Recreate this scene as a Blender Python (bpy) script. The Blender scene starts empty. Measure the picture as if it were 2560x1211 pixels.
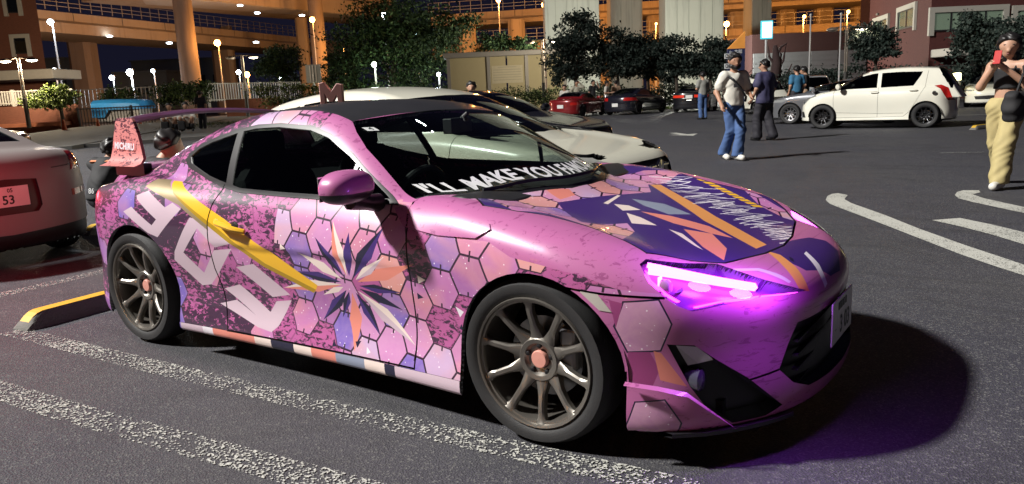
import bpy, math, random, numpy as np
from mathutils import Matrix, Vector
random.seed(7); RNG=np.random.default_rng(7)
S=bpy.context.scene; COL=S.collection
R=math.radians
# ------------------------------------------------------------------ camera
CAMF,CX,CY,CZ,YAW,PITCH,ROLL=1921.3,2.7457,-3.0416,1.2627,2.1817,-.1902,-.0435   # focal in px of a 2560 px wide frame
_f=Vector((math.cos(PITCH)*math.cos(YAW),math.cos(PITCH)*math.sin(YAW),math.sin(PITCH)))
_r=_f.cross(Vector((0,0,1))).normalized(); _u=_r.cross(_f)
_c,_s=math.cos(ROLL),math.sin(ROLL); _r,_u=_c*_r+_s*_u,-_s*_r+_c*_u
cd=bpy.data.cameras.new('camera'); cam=bpy.data.objects.new('camera',cd); COL.objects.link(cam)
cam.matrix_world=Matrix(((_r.x,_u.x,-_f.x,CX),(_r.y,_u.y,-_f.y,CY),(_r.z,_u.z,-_f.z,CZ),(0,0,0,1)))
cd.sensor_width=36; cd.lens=CAMF/2560*36; cd.clip_start=.05; cd.clip_end=2000
S.camera=cam
# ------------------------------------------------------------------ night sky, car park flood light, exposure
W=bpy.data.worlds.new('World'); S.world=W; W.use_nodes=True
bg=W.node_tree.nodes['Background']; bg.inputs[0].default_value=(.22,.22,.52,1); bg.inputs[1].default_value=.032
kl=bpy.data.lights.new('flood_light','SPOT'); kl.energy=215000; kl.color=(1,.97,.92); kl.shadow_soft_size=1.5; kl.spot_size=R(75); kl.spot_blend=.6
klo=bpy.data.objects.new('flood_light_source',kl); COL.objects.link(klo)
KEY=Vector((-25.5,-20.5,32)); klo.location=KEY
klo.rotation_euler=(Vector((-1,6,0))-KEY).to_track_quat('-Z','Y').to_euler()
S.view_settings.view_transform='Standard'; S.view_settings.look='None'; S.view_settings.exposure=0; S.view_settings.gamma=1
S.cycles.use_denoising=True
S.cycles.max_bounces=8; S.cycles.transparent_max_bounces=24; S.cycles.sample_clamp_indirect=4
# ------------------------------------------------------------------ placement helpers: a photo point at a chosen distance
FH=Vector((math.cos(YAW),math.sin(YAW),0)); RH=Vector((math.sin(YAW),-math.cos(YAW),0)); C0=Vector((CX,CY,0)); CAMP=Vector((CX,CY,CZ))
def ray(px,py): return _f+_r*((px-1280)/CAMF)+_u*((605.5-py)/CAMF)
def at(px,py,v):
    d=ray(px,py); return CAMP+d*(v/d.dot(FH))
def gnd(px,py,z=0):
    d=ray(px,py); return CAMP+d*((z-CZ)/d.z)
def B(u,v,z=0): return C0+RH*u+FH*v+Vector((0,0,z))
def uz(px,py,v):
    p=at(px,py,v); return (p-C0).dot(RH),p.z
YB=math.atan2(RH.y,RH.x)      # yaw that turns local +x to the right of the picture, +y away
# ------------------------------------------------------------------ objects
def tag(o,label=None,cat=None,group=None,kind=None):
    if label:o['label']=label
    if cat:o['category']=cat
    if group:o['group']=group
    if kind:o['kind']=kind
    return o
def empty(name,loc=(0,0,0),rz=0,label=None,cat=None,group=None):
    o=bpy.data.objects.new(name,None); COL.objects.link(o); o.location=loc; o.rotation_euler=(0,0,rz); o.empty_display_size=.1
    return tag(o,label,cat,group)
def link(name,me,parent=None):
    o=bpy.data.objects.new(name,me); COL.objects.link(o)
    if parent:o.parent=parent
    return o
class MB:
    """collects polygons of one mesh"""
    def __init__(s): s.v=[];s.f=[];s.m=[]
    def add(s,V,F,m=0):
        k=len(s.v); s.v+= [tuple(p) for p in V]; s.f+=[[i+k for i in f] for f in F]; s.m+=[m]*len(F); return s
    def box(s,c,d,rz=0,m=0,tilt=None):
        V=[]
        q=Matrix.Rotation(rz,3,'Z')
        if tilt is not None:q=q@tilt
        for sx in(-.5,.5):
            for sy in(-.5,.5):
                for sz in(-.5,.5): V.append(Vector(c)+q@Vector((sx*d[0],sy*d[1],sz*d[2])))
        return s.add(V,[(0,1,3,2),(4,6,7,5),(0,4,5,1),(2,3,7,6),(0,2,6,4),(1,5,7,3)],m)
    def tube(s,pts,rad,n=8,m=0,cap=True):
        pts=[Vector(p) for p in pts]; rad=rad if isinstance(rad,(list,tuple)) else [rad]*len(pts); V=[];F=[]
        for i,p in enumerate(pts):
            t=(pts[min(i+1,len(pts)-1)]-pts[max(i-1,0)]).normalized()
            a=t.cross(Vector((0,0,1)) if abs(t.z)<.95 else Vector((1,0,0))).normalized(); b=t.cross(a)
            for k in range(n):
                w=2*math.pi*k/n; V.append(p+(a*math.cos(w)+b*math.sin(w))*rad[i])
        for i in range(len(pts)-1):
            for k in range(n): F.append((i*n+k,i*n+(k+1)%n,(i+1)*n+(k+1)%n,(i+1)*n+k))
        if cap: F+= [tuple(range(n))[::-1],tuple(range((len(pts)-1)*n,len(pts)*n))]
        return s.add(V,F,m)
    def lathe(s,prof,n=24,axis='z',c=(0,0,0),m=0,close=False):
        V=[];F=[]
        for r,h in prof:
            for k in range(n):
                w=2*math.pi*k/n; a,b=r*math.cos(w),r*math.sin(w)
                V.append((c[0]+(a if axis!='x' else h),c[1]+(b if axis=='z' else h if axis=='y' else a),c[2]+(h if axis=='z' else b)))
        L=len(prof)
        for i in range(L if close else L-1):
            j=(i+1)%L
            for k in range(n): F.append((i*n+k,i*n+(k+1)%n,j*n+(k+1)%n,j*n+k))
        return s.add(V,F,m)
    def prism(s,poly,z0,z1,m=0):
        n=len(poly); V=[(x,y,z0) for x,y in poly]+[(x,y,z1) for x,y in poly]
        return s.add(V,[tuple(range(n))[::-1],tuple(range(n,2*n))]+[(i,(i+1)%n,n+(i+1)%n,n+i) for i in range(n)],m)
    def build(s,name,mats,parent=None,smooth=False,bevel=0,xf=None):
        me=bpy.data.meshes.new(name); V=s.v if xf is None else [xf@Vector(p) for p in s.v]
        me.from_pydata(V,[],s.f)
        for mm in (mats if isinstance(mats,(list,tuple)) else [mats]): me.materials.append(mm)
        me.polygons.foreach_set('material_index',s.m)
        if smooth: me.polygons.foreach_set('use_smooth',[True]*len(s.f))
        me.update(); o=link(name,me,parent)
        if smooth and smooth!=2:
            import bmesh
            b=bmesh.new(); b.from_mesh(me); bmesh.ops.recalc_face_normals(b,faces=b.faces[:])
            for e in b.edges:
                if len(e.link_faces)==2 and e.calc_face_angle(0)>.7:e.smooth=False
            b.to_mesh(me); b.free()
        if bevel:
            md=o.modifiers.new('bevel','BEVEL'); md.width=bevel; md.segments=2; md.limit_method='ANGLE'; md.angle_limit=R(40)
        return o
def dup(root,loc,rz=None,label=None):
    r=root.copy(); COL.objects.link(r); r.location=loc
    if rz is not None:r.rotation_euler=(0,0,rz)
    if label:r['label']=label
    def rec(a,b):
        for ch in a.children:
            c=ch.copy(); COL.objects.link(c); c.parent=b; rec(ch,c)
    rec(root,r); return r
# ------------------------------------------------------------------ materials
class NT:
    def __init__(s,name):
        s.mat=bpy.data.materials.new(name); s.mat.use_nodes=True; s.t=s.mat.node_tree; s.b=s.t.nodes['Principled BSDF']; s.out=s.t.nodes['Material Output']
    def n(s,ty,**kw):
        nd=s.t.nodes.new('ShaderNode'+ty)
        for k,v in kw.items(): setattr(nd,k,v)
        return nd
    def put(s,sock,v):
        if isinstance(v,bpy.types.NodeSocket): s.t.links.new(v,sock)
        elif v is not None:
            if sock.type=='RGBA' and len(v)==3:v=(*v,1)
            sock.default_value=v
    def m(s,op,a,b=None,c=None):
        nd=s.n('Math',operation=op)
        for i,x in enumerate((a,b,c)):
            if x is not None:s.put(nd.inputs[i],x)
        return nd.outputs[0]
    def mix(s,fac,a,b,mode='MIX'):
        nd=s.n('Mix',data_type='RGBA',blend_type=mode); s.put(nd.inputs[0],fac); s.put(nd.inputs[6],a); s.put(nd.inputs[7],b); return nd.outputs[2]
    def obj(s): return s.n('TexCoord').outputs['Object']
    def sep(s,v):
        nd=s.n('SeparateXYZ'); s.put(nd.inputs[0],v); return nd.outputs
    def comb(s,x,y,z=0.0):
        nd=s.n('CombineXYZ')
        for i,q in enumerate((x,y,z)): s.put(nd.inputs[i],q)
        return nd.outputs[0]
    def noise(s,vec,scale,detail=3,rough=.5,dist=0,out=0):
        nd=s.n('TexNoise'); s.put(nd.inputs['Vector'],vec); nd.inputs['Scale'].default_value=scale; nd.inputs['Detail'].default_value=detail; nd.inputs['Roughness'].default_value=rough; nd.inputs['Distortion'].default_value=dist
        return nd.outputs[out]
    def vor(s,vec,scale,feature='F1',out=0,rand=1):
        nd=s.n('TexVoronoi',feature=feature); s.put(nd.inputs['Vector'],vec); nd.inputs['Scale'].default_value=scale; nd.inputs['Randomness'].default_value=rand; return nd.outputs[out]
    def ramp(s,fac,stops,interp='LINEAR'):
        nd=s.n('ValToRGB'); s.put(nd.inputs[0],fac); e=nd.color_ramp; e.interpolation=interp
        while len(e.elements)<len(stops): e.elements.new(.5)
        for el,(p,c) in zip(e.elements,stops): el.position=p; el.color=(*c,1) if len(c)==3 else c
        return nd.outputs[0]
    def map(s,vec,scale=(1,1,1),rot=(0,0,0),loc=(0,0,0)):
        nd=s.n('Mapping'); s.put(nd.inputs[0],vec); nd.inputs[1].default_value=loc; nd.inputs[2].default_value=rot; nd.inputs[3].default_value=scale; return nd.outputs[0]
    def bump(s,h,st=.3,d=.01):
        nd=s.n('Bump'); s.put(nd.inputs['Height'],h); nd.inputs['Strength'].default_value=st; nd.inputs['Distance'].default_value=d; s.t.links.new(nd.outputs[0],s.b.inputs['Normal'])
    def set(s,**kw):
        nm=dict(col='Base Color',rough='Roughness',metal='Metallic',coat='Coat Weight',croug='Coat Roughness',spec='Specular IOR Level',em='Emission Color',es='Emission Strength',sub='Subsurface Weight',trans='Transmission Weight',alpha='Alpha',sheen='Sheen Weight')
        for k,v in kw.items(): s.put(s.b.inputs[nm[k]],v)
        return s.mat
MATS={}
def mat(name,col,rough=.6,metal=0,var=.12,scale=6,bump=0,**kw):
    """plain surface with slight procedural colour and gloss variation"""
    if name in MATS:return MATS[name]
    t=NT(name); o=t.obj(); n=t.noise(o,scale,4,.6)
    c=t.mix(n,tuple(max(0,x*(1-var)) for x in col),tuple(min(1,x*(1+var)) for x in col))
    rr=t.m('MULTIPLY_ADD',n,.25*rough,rough*.87)
    t.set(col=c,rough=rr,metal=metal,**kw)
    if bump:t.bump(t.noise(o,scale*8,3),bump,.01)
    MATS[name]=t.mat; return t.mat
def emit(name,col,st):
    if name in MATS:return MATS[name]
    t=NT(name); t.set(col=(.02,.02,.02),rough=.4,em=col,es=st); MATS[name]=t.mat; return t.mat
def glass(name,tint,rough=.01,spec=1.0):
    if name in MATS:return MATS[name]
    t=NT(name); tr=t.n('BsdfTransparent'); tr.inputs[0].default_value=(*tint,1); gl=t.n('BsdfGlossy'); gl.inputs['Roughness'].default_value=rough; gl.inputs[0].default_value=(.9,.95,.95,1)
    fr=t.n('LayerWeight'); fr.inputs[0].default_value=.5; mx=t.n('MixShader'); t.t.links.new(t.m('MULTIPLY_ADD',t.m('POWER',fr.outputs[1],4.5),.9*spec,.05),mx.inputs[0]); t.t.links.new(tr.outputs[0],mx.inputs[1]); t.t.links.new(gl.outputs[0],mx.inputs[2])
    t.t.links.new(mx.outputs[0],t.out.inputs[0]); MATS[name]=t.mat; return t.mat
def spl(pts):
    """natural cubic spline through (x,y) points, vectorised, clamped-linear outside"""
    P=sorted(pts); X=np.array([a for a,_ in P],float); Y=np.array([b for _,b in P],float); n=len(X)
    h=np.diff(X); A=np.eye(n); r=np.zeros(n)
    for i in range(1,n-1):
        A[i,i-1]=h[i-1]; A[i,i]=2*(h[i-1]+h[i]); A[i,i+1]=h[i]
        r[i]=6*((Y[i+1]-Y[i])/h[i]-(Y[i]-Y[i-1])/h[i-1])
    M=np.linalg.solve(A,r)
    s0=(Y[1]-Y[0])/h[0]-h[0]*M[1]/6; s1=(Y[-1]-Y[-2])/h[-1]+h[-1]*M[-2]/6
    def f(x):
        x=np.asarray(x,float); i=np.clip(np.searchsorted(X,x)-1,0,n-2)
        xc=np.clip(x,X[0],X[-1]); a=X[i+1]-xc; b=xc-X[i]; hh=h[i]
        v=(M[i]*a**3+M[i+1]*b**3)/(6*hh)+(Y[i]/hh-M[i]*hh/6)*a+(Y[i+1]/hh-M[i+1]*hh/6)*b
        return v+np.where(x<X[0],(x-X[0])*s0,0)+np.where(x>X[-1],(x-X[-1])*s1,0)
    return f
def smax(a,b,r): h=np.maximum(r-np.abs(a-b),0); return np.maximum(a,b)+h*h/(4*r)
def smin(a,b,r): return -smax(-a,-b,r)
def sstep(a,b,x): t=np.clip((x-a)/(b-a),0,1); return t*t*(3-2*t)
def grad(f,P,e=1e-3):
    g=[]
    for k in range(3):
        d=np.zeros(3); d[k]=e; g.append((f(P+d)-f(P-d))/(2*e))
    return np.stack(g,-1)
def surface_nets(f,lo,hi,h):
    """quads of the zero set of f inside the box; vertices moved onto the surface"""
    lo=np.array(lo,float); hi=np.array(hi,float); n=np.ceil((hi-lo)/h).astype(int)+1
    ax=[lo[k]+h*np.arange(n[k]) for k in range(3)]
    # coarse blocks first, fine samples only near the surface
    m=4; nb=-(-n//m); bc=[lo[k]+h*(m*np.arange(nb[k])+(m-1)/2) for k in range(3)]
    G=f(np.stack(np.meshgrid(*bc,indexing='ij'),-1)); near=np.abs(G)<5.2*h
    V=np.repeat(np.repeat(np.repeat(np.sign(G),m,0),m,1),m,2)[:n[0],:n[1],:n[2]].copy()
    I=np.argwhere(near)*m; o=np.stack(np.meshgrid(*[np.arange(m)]*3,indexing='ij'),-1).reshape(-1,3)
    for i in range(0,len(I),6000):
        Q=(I[i:i+6000,None,:]+o[None]).reshape(-1,3); Q=Q[(Q<n).all(1)]; V[Q[:,0],Q[:,1],Q[:,2]]=f(lo+Q*h)
    S=V<0
    c=np.zeros(n-1,int)
    for a in (0,1):
        for b in (0,1):
            for d in (0,1): c+=S[a:n[0]-1+a,b:n[1]-1+b,d:n[2]-1+d]
    act=(c>0)&(c<8); idx=-np.ones(act.shape,int); I=np.argwhere(act); idx[act]=np.arange(len(I))
    P=np.zeros((len(I),3)); cnt=np.zeros(len(I))
    cor=[(a,b,d) for a in(0,1) for b in(0,1) for d in(0,1)]
    for u in cor:
        for k in range(3):
            if u[k]==0:
                w=list(u); w[k]=1
                A=V[I[:,0]+u[0],I[:,1]+u[1],I[:,2]+u[2]]; B=V[I[:,0]+w[0],I[:,1]+w[1],I[:,2]+w[2]]
                m=(A<0)!=(B<0); t=np.where(m,A/np.where(m,A-B,1),0)
                q=np.array(u,float)+np.zeros((len(I),3)); q[:,k]=t
                P[m]+=q[m]; cnt[m]+=1
    P=lo+(I+P/cnt[:,None])*h
    for _ in range(3):
        g=grad(f,P); v=f(P); s=v/np.maximum((g*g).sum(-1),.05); P=P-np.clip(s,-.3*h,.3*h)[:,None]*g
    F=[]
    for k in range(3):
        a,b=[(1,2),(2,0),(0,1)][k]
        sl0=[slice(None)]*3; sl1=[slice(None)]*3; sl0[k]=slice(0,-1); sl1[k]=slice(1,None)
        e=S[tuple(sl0)]!=S[tuple(sl1)]; E=np.argwhere(e)
        E=E[(E[:,a]>0)&(E[:,b]>0)&(E[:,a]<n[a]-1)&(E[:,b]<n[b]-1)]
        s=S[E[:,0],E[:,1],E[:,2]]
        def at(da,db):
            q=E.copy(); q[:,a]-=da; q[:,b]-=db; return idx[q[:,0],q[:,1],q[:,2]]
        Q=np.stack([at(1,1),at(0,1),at(0,0),at(1,0)],-1); Q[~s]=Q[~s][:,::-1]
        F.append(Q)
    F=np.concatenate(F); F=F[(F>=0).all(1)]
    return P,F
def tris(P,F): return np.concatenate([P[F[:,[0,1,2]]],P[F[:,[0,2,3]]]])
# ------------------------------------------------------------------ car bodies: profile curves -> smooth shell -> cut into panels
def split(T,M,D,cand):
    s=np.where(np.abs(D)<1e-5,0,np.sign(D)); need=cand&(s.min(1)<0)&(s.max(1)>0)
    if not need.any(): return T,M
    A=T[need]; d=D[need]; sg=np.where(s[need]>=0,1,-1); lone=np.where(sg.sum(1)==1,-1,1)
    k=np.argmax(sg==lone[:,None],1); n=np.arange(len(A))
    a,b,c=A[n,k],A[n,(k+1)%3],A[n,(k+2)%3]; da,db,dc=d[n,k],d[n,(k+1)%3],d[n,(k+2)%3]
    p=a+(b-a)*(da/(da-db))[:,None]; q=a+(c-a)*(da/(da-dc))[:,None]
    N=np.concatenate([np.stack([a,p,q],1),np.stack([p,b,c],1),np.stack([p,c,q],1)]); m=M[need]
    keep=np.linalg.norm(np.cross(N[:,1]-N[:,0],N[:,2]-N[:,0]),axis=1)>1e-10
    return np.concatenate([T[~need],N[keep]]),np.concatenate([M[~need],np.concatenate([m,m,m])[keep]])
PROJ={'S':lambda P:P[...,[0,2]],'T':lambda P:P[...,[0,1]],'F':lambda P:P[...,[1,2]],
      'N':lambda P:np.stack([((2.1-P[...,0])+np.abs(P[...,1]))*.7071,P[...,2]],-1)}
def inpoly(q,poly):
    r=np.zeros(len(q),bool); n=len(poly)
    for i in range(n):
        (x0,y0),(x1,y1)=poly[i],poly[(i+1)%n]
        if y0==y1: continue
        c=((y0>q[:,1])!=(y1>q[:,1]))&(q[:,0]<(x1-x0)*(q[:,1]-y0)/(y1-y0)+x0); r^=c
    return r
def imprint(T,M,proj,poly,cond,col,val,only=None):
    """cut the triangle soup along a polygon seen in a projection; label what lies inside"""
    pj=PROJ[proj]; poly=[tuple(p) for p in poly]; lo=np.min(poly,0)-.002; hi=np.max(poly,0)+.002
    q=pj(T); c=(q.max(1)>lo).all(1)&(q.min(1)<hi).all(1)&cond(T.mean(1))
    if only is not None: c&=np.isin(M[:,0],only)
    A,m=T[c],M[c]; T,M=T[~c],M[~c]
    for (x0,y0),(x1,y1) in zip(poly,poly[1:]+poly[:1]):
        L=math.hypot(x1-x0,y1-y0)
        if L<1e-6: continue
        q=pj(A); D=((q[...,0]-x0)*(y1-y0)-(q[...,1]-y0)*(x1-x0))/L
        bb=(q[...,0].max(1)>min(x0,x1)-1e-4)&(q[...,0].min(1)<max(x0,x1)+1e-4)&(q[...,1].max(1)>min(y0,y1)-1e-4)&(q[...,1].min(1)<max(y0,y1)+1e-4)
        A,m=split(A,m,D,bb)
    w=inpoly(pj(A.mean(1)),poly); m[w,col]=val
    return np.concatenate([T,A]),np.concatenate([M,m])
def seam(T,M,proj,pts,w,cond,val,only=None):
    for (x0,y0),(x1,y1) in zip(pts[:-1],pts[1:]):
        L=math.hypot(x1-x0,y1-y0); dx,dy=(x1-x0)/L,(y1-y0)/L; e=w*.45; nx,ny=-dy*w/2,dx*w/2
        a=(x0-dx*e,y0-dy*e); b=(x1+dx*e,y1+dy*e)
        T,M=imprint(T,M,proj,[(a[0]+nx,a[1]+ny),(b[0]+nx,b[1]+ny),(b[0]-nx,b[1]-ny),(a[0]-nx,a[1]-ny)],cond,0,val,only)
    return T,M
def shell_mesh(name,T,mi,mats,f,inset=0,flange=0,parent=None,mirror_f=True,flange_mat=None):
    V=T.reshape(-1,3); key=np.round(V/2e-5).astype(np.int64)
    _,ix,inv=np.unique(key,axis=0,return_index=True,return_inverse=True); inv=inv.reshape(-1); P=V[ix]; F=inv.reshape(-1,3)
    ok=(F[:,0]!=F[:,1])&(F[:,1]!=F[:,2])&(F[:,0]!=F[:,2]); F=F[ok]; mi=mi[ok]
    N=grad(f,P); N/=np.linalg.norm(N,axis=1,keepdims=True)+1e-9
    if inset:P=P-N*inset
    mats=list(mats)
    if flange:
        E=np.concatenate([F[:,[0,1]],F[:,[1,2]],F[:,[2,0]]]); Es=np.sort(E,1)
        _,i1,cn=np.unique(Es,axis=0,return_index=True,return_counts=True); bE=E[i1[cn==1]]
        bE=bE[~((np.abs(P[bE[:,0],1])<2e-3)&(np.abs(P[bE[:,1],1])<2e-3))]
        k=len(P); vs,iv=np.unique(bE,return_inverse=True); iv=iv.reshape(-1,2)
        P=np.concatenate([P,P[vs],P[vs]-N[vs]*flange]); n2=len(vs)
        N=np.concatenate([N,N[vs],N[vs]])
        a=k+iv; b=k+n2+iv
        # give flange corners their own normals: leave to geometry
        F=np.concatenate([F,np.stack([a[:,1],a[:,0],b[:,0]],1),np.stack([a[:,1],b[:,0],b[:,1]],1)])
        if flange_mat is not None: mats.append(flange_mat); fm=len(mats)-1
        else: fm=0
        mi=np.concatenate([mi,np.full(2*len(bE),fm)])
    me=bpy.data.meshes.new(name); nF=len(F)
    me.vertices.add(len(P)); me.vertices.foreach_set('co',P.astype(np.float32).ravel())
    me.loops.add(nF*3); me.loops.foreach_set('vertex_index',F.astype(np.int32).ravel())
    me.polygons.add(nF); me.polygons.foreach_set('loop_start',np.arange(0,nF*3,3,dtype=np.int32))
    for q in mats: me.materials.append(q)
    me.polygons.foreach_set('material_index',mi.astype(np.int32)); me.polygons.foreach_set('use_smooth',np.ones(nF,bool))
    me.update(calc_edges=True)
    me.normals_split_custom_set_from_vertices(N.tolist())
    return link(name,me,parent)
def car_f(d):
    wp,so,ct,crn,xf,fz,xr,rz,pr,gb,kk=[spl(d[k]) for k in('wp','so','ct','crn','xf','fz','xr','rz','pr','gb','kk')]
    wx0,wx1=d['axles']; bz=d.get('bot',.15); fy,fs=d.get('crown',(.70,.15)); r1,r2=d.get('radii',(.075,.07)); belt=d.get('belt',.86); ln,lq=d.get('lean',(.42,.5)); rg=d.get('rg',.06); hz=d.get('hz',.62)
    cz=d.get('crease')
    def body(P):
        x,y,z=P[...,0],np.abs(P[...,1]),P[...,2]
        g=np.exp(-((x-wx1)/.36)**2)+np.exp(-((x-wx0)/.4)**2); o=so(z); o=np.where(z<.62,o*(1-.85*g),o)
        if cz:
            dzc=z-(cz[0]+cz[1]*x); o=o+cz[2]*(np.sqrt(dzc*dzc+.0002)+dzc)*sstep(1.0,.7,x)*sstep(-.9,-.5,x)
        side=y-(wp(x)-o); top=z-(ct(x)+crn(x)*np.exp(-((y-fy)/fs)**2)-.02*y*y)
        b=smax(side,top,r1); b=smax(b,(x-(xf(y)+fz(z)))*.92,r2); b=smax(b,((xr(y)+rz(z))-x)*.92,r2); return smax(b,bz-z,.02)
    def house(P):
        x,y,z=P[...,0],np.abs(P[...,1]),P[...,2]; dz=z-belt
        zg=pr(x+kk(x)*y*y)-d.get('rc',.10)*y*y
        return smax(smax((z-zg)*.88,(y-(gb(x)-ln*dz-lq*dz*dz))*.9,rg),hz-z,.02)
    if d.get('nohouse'): return body
    return lambda P:smin(body(P),house(P),.03)
def half_soup(f,L,h,zmax):
    P,F=surface_nets(f,(-L-.2,-1.6*h,.08),(L+.2,1.05,zmax),h); T=tris(P,F)
    M=np.zeros((len(T),2),int); T,M=split(T,M,T[...,1]+0.0,np.ones(len(T),bool))
    k=(T.mean(1)[:,1]>0); T,M=T[k],M[k]; T[...,1]=np.maximum(T[...,1],0); return T,M
def arch(cx,cz,r,n=22):
    return [(cx-r,-.1)]+[(cx-r*math.cos(math.pi*i/n),cz+r*math.sin(math.pi*i/n)) for i in range(n+1)]+[(cx+r,-.1)]
def both(T,M):
    A=T.copy(); A[...,1]*=-1; A=A[:,::-1]; return A,M.copy()   # near (right hand, y<0) side
# ------------------------------------------------------------------ wheels
def wheel_parts(parent,loc,R0,RR,wd,side,rubber,rimm,dark,spokes=10,cap=None,detail=1,ang=0):
    """side -1: outer face towards -y. tyre > nothing, rim > spokes, cap"""
    w=empty('wheel',loc); w.parent=parent
    s=side; n=48 if detail else 20
    t=MB(); h=wd/2
    t.lathe([(RR*.97,s*(h-.012)),(RR*1.03,s*(h-.002)),(RR+(R0-RR)*.35,s*(h+.006)),(RR+(R0-RR)*.7,s*(h+.004)),(R0-.012,s*(h-.016)),(R0-.003,s*(h-.032)),(R0,s*(h-.06)),(R0,0),(R0,-s*(h-.06)),(R0-.012,-s*(h-.015)),(RR*1.02,-s*h),(RR*.97,-s*(h-.01))],n,'y')
    t.build('tyre',rubber,w,smooth=True)
    r=MB(); r.lathe([(RR*1.0,s*(h-.006)),(RR*.985,s*(h+.002)),(RR*.955,s*(h-.001)),(RR*.945,s*(h-.012)),(RR*.93,s*(h-.03)),(RR*.90,s*(h-.075)),(RR*.885,-s*(h-.02))],n,'y')
    if detail: r.lathe([(RR*.955,s*(h-.012)),(RR*.915,s*(h-.014)),(RR*.905,s*(h-.024))],n,'y')
    rim=r.build('rim',rimm,w,smooth=True)
    hb=h-.048 if detail else h-.03
    d=MB(); d.lathe([(RR*.62,-s*.02),(RR*.62,-s*.0),(RR*.3,s*.0),(.001,s*.0)],n,'y'); d.build('brake_disc',mat('brake_steel',(.20,.2,.2),.35,.9),w,smooth=True)
    hu=MB(); hu.lathe([(.001,s*(hb-.03)),(.036,s*(hb-.03)),(.036,s*(hb-.018)),(.052,s*(hb-.014)),(.062,s*hb),(.078,s*(hb+.003)),(.086,s*(hb-.006)),(.08,s*(hb-.04)),(.07,s*(-.01))],32 if detail else 14,'y'); hu.build('hub',rimm,w,smooth=True)
    sp=MB(); rows=[(.070,.030,hb-.004,.045),(.10,.021,hb+.004,.042),(RR*.55,.013,hb+.016,.032),(RR*.75,.0125,hb+.028,.028),(RR*.87,.015,h-.018,.026),(RR*.95,.030,h-.010,.02)]
    V=[];F=[]
    for (q,hw,y,th) in rows:
        V+=[(q,s*(y-th),-hw),(q,s*(y-.007),-hw),(q,s*y,-hw*.55),(q,s*y,hw*.55),(q,s*(y-.007),hw),(q,s*(y-th),hw)]
    for i in range(len(rows)-1):
        for k in range(6): F.append((i*6+k,i*6+(k+1)%6,i*6+6+(k+1)%6,i*6+6+k))
    sp.add(V,F); so_=sp.build('spoke',rimm,rim,smooth=True); so_.rotation_euler=(0,ang,0)
    for k in range(1,spokes):
        c=so_.copy(); COL.objects.link(c); c.parent=rim; c.rotation_euler=(0,ang+2*math.pi*k/spokes,0)
    if cap:
        MB().lathe([(.034,s*(hb-.03)),(.034,s*(hb-.006)),(.030,s*(hb-.001)),(.001,s*(hb))],24,'y').build('centre_cap',cap,w,smooth=True)
    if detail:
        for k in range(5):
            a=2*math.pi*k/5+.3; MB().lathe([(.010,s*(hb-.03)),(.010,s*(hb-.004)),(.004,s*(hb-.001)),(.001,s*(hb-.001))],6,'y',(math.cos(a)*.052,0,math.sin(a)*.052)).build('wheel_nut',dark,w,smooth=True)
    return w
def text_mesh(txt,size,align='CENTER',extrude=0,shear=0,bold=0):
    c=bpy.data.curves.new('t','FONT'); c.body=txt; c.size=size; c.align_x=align; c.align_y='CENTER'; c.extrude=extrude; c.shear=shear; c.offset=bold; c.resolution_u=3
    o=bpy.data.objects.new('t',c); COL.objects.link(o); dg=bpy.context.evaluated_depsgraph_get(); me=bpy.data.meshes.new_from_object(o.evaluated_get(dg)); bpy.data.objects.remove(o); bpy.data.curves.remove(c); return me
def text_obj(name,txt,size,m,parent,M,**kw):
    me=text_mesh(txt,size,**kw); me.transform(M); me.name=name; me.materials.clear(); me.materials.append(m); return link(name,me,parent)
def asphalt():
    t=NT('asphalt'); o=t.obj(); p=t.map(o,scale=(1,1,1))
    v=t.vor(p,140); c=t.vor(p,140,out=1); g=t.sep(c)[0]; big=t.noise(p,.35,4,.6); mid=t.noise(p,7,4,.6)
    base=t.mix(mid,(.024,.024,.033),(.043,.043,.058)); base=t.mix(t.ramp(g,[(.78,(0,0,0)),(.97,(1,1,1))]),base,(.12,.12,.118)); base=t.mix(t.ramp(big,[(.35,(0,0,0)),(.7,(1,1,1))]),base,t.mix(.5,base,(.065,.063,.062)))
    st=t.ramp(t.noise(p,.9,5,.7,1.5),[(.50,(0,0,0)),(.72,(1,1,1))]); base=t.mix(t.m('MULTIPLY',st,.45),base,(.020,.020,.022))
    tm=t.noise(t.map(o,rot=(0,0,R(25)),scale=(.12,2.6,1)),1.3,3,.6); base=t.mix(t.m('MULTIPLY',t.ramp(tm,[(.56,(0,0,0)),(.66,(1,1,1))]),.3),base,(.022,.022,.024))
    t.set(col=base,rough=t.m('MULTIPLY_ADD',g,.25,.62),spec=.35); t.bump(t.m('ADD',t.m('MULTIPLY',v,1.0),t.m('MULTIPLY',mid,.6)),.65,.005); return t.mat
ASPH=asphalt()
g=MB(); n=1
g.add([(-700,-700,0),(700,-700,0),(700,700,0),(-700,700,0)],[(0,1,2,3)])
tag(g.build('ground',ASPH),kind='structure')
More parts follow.
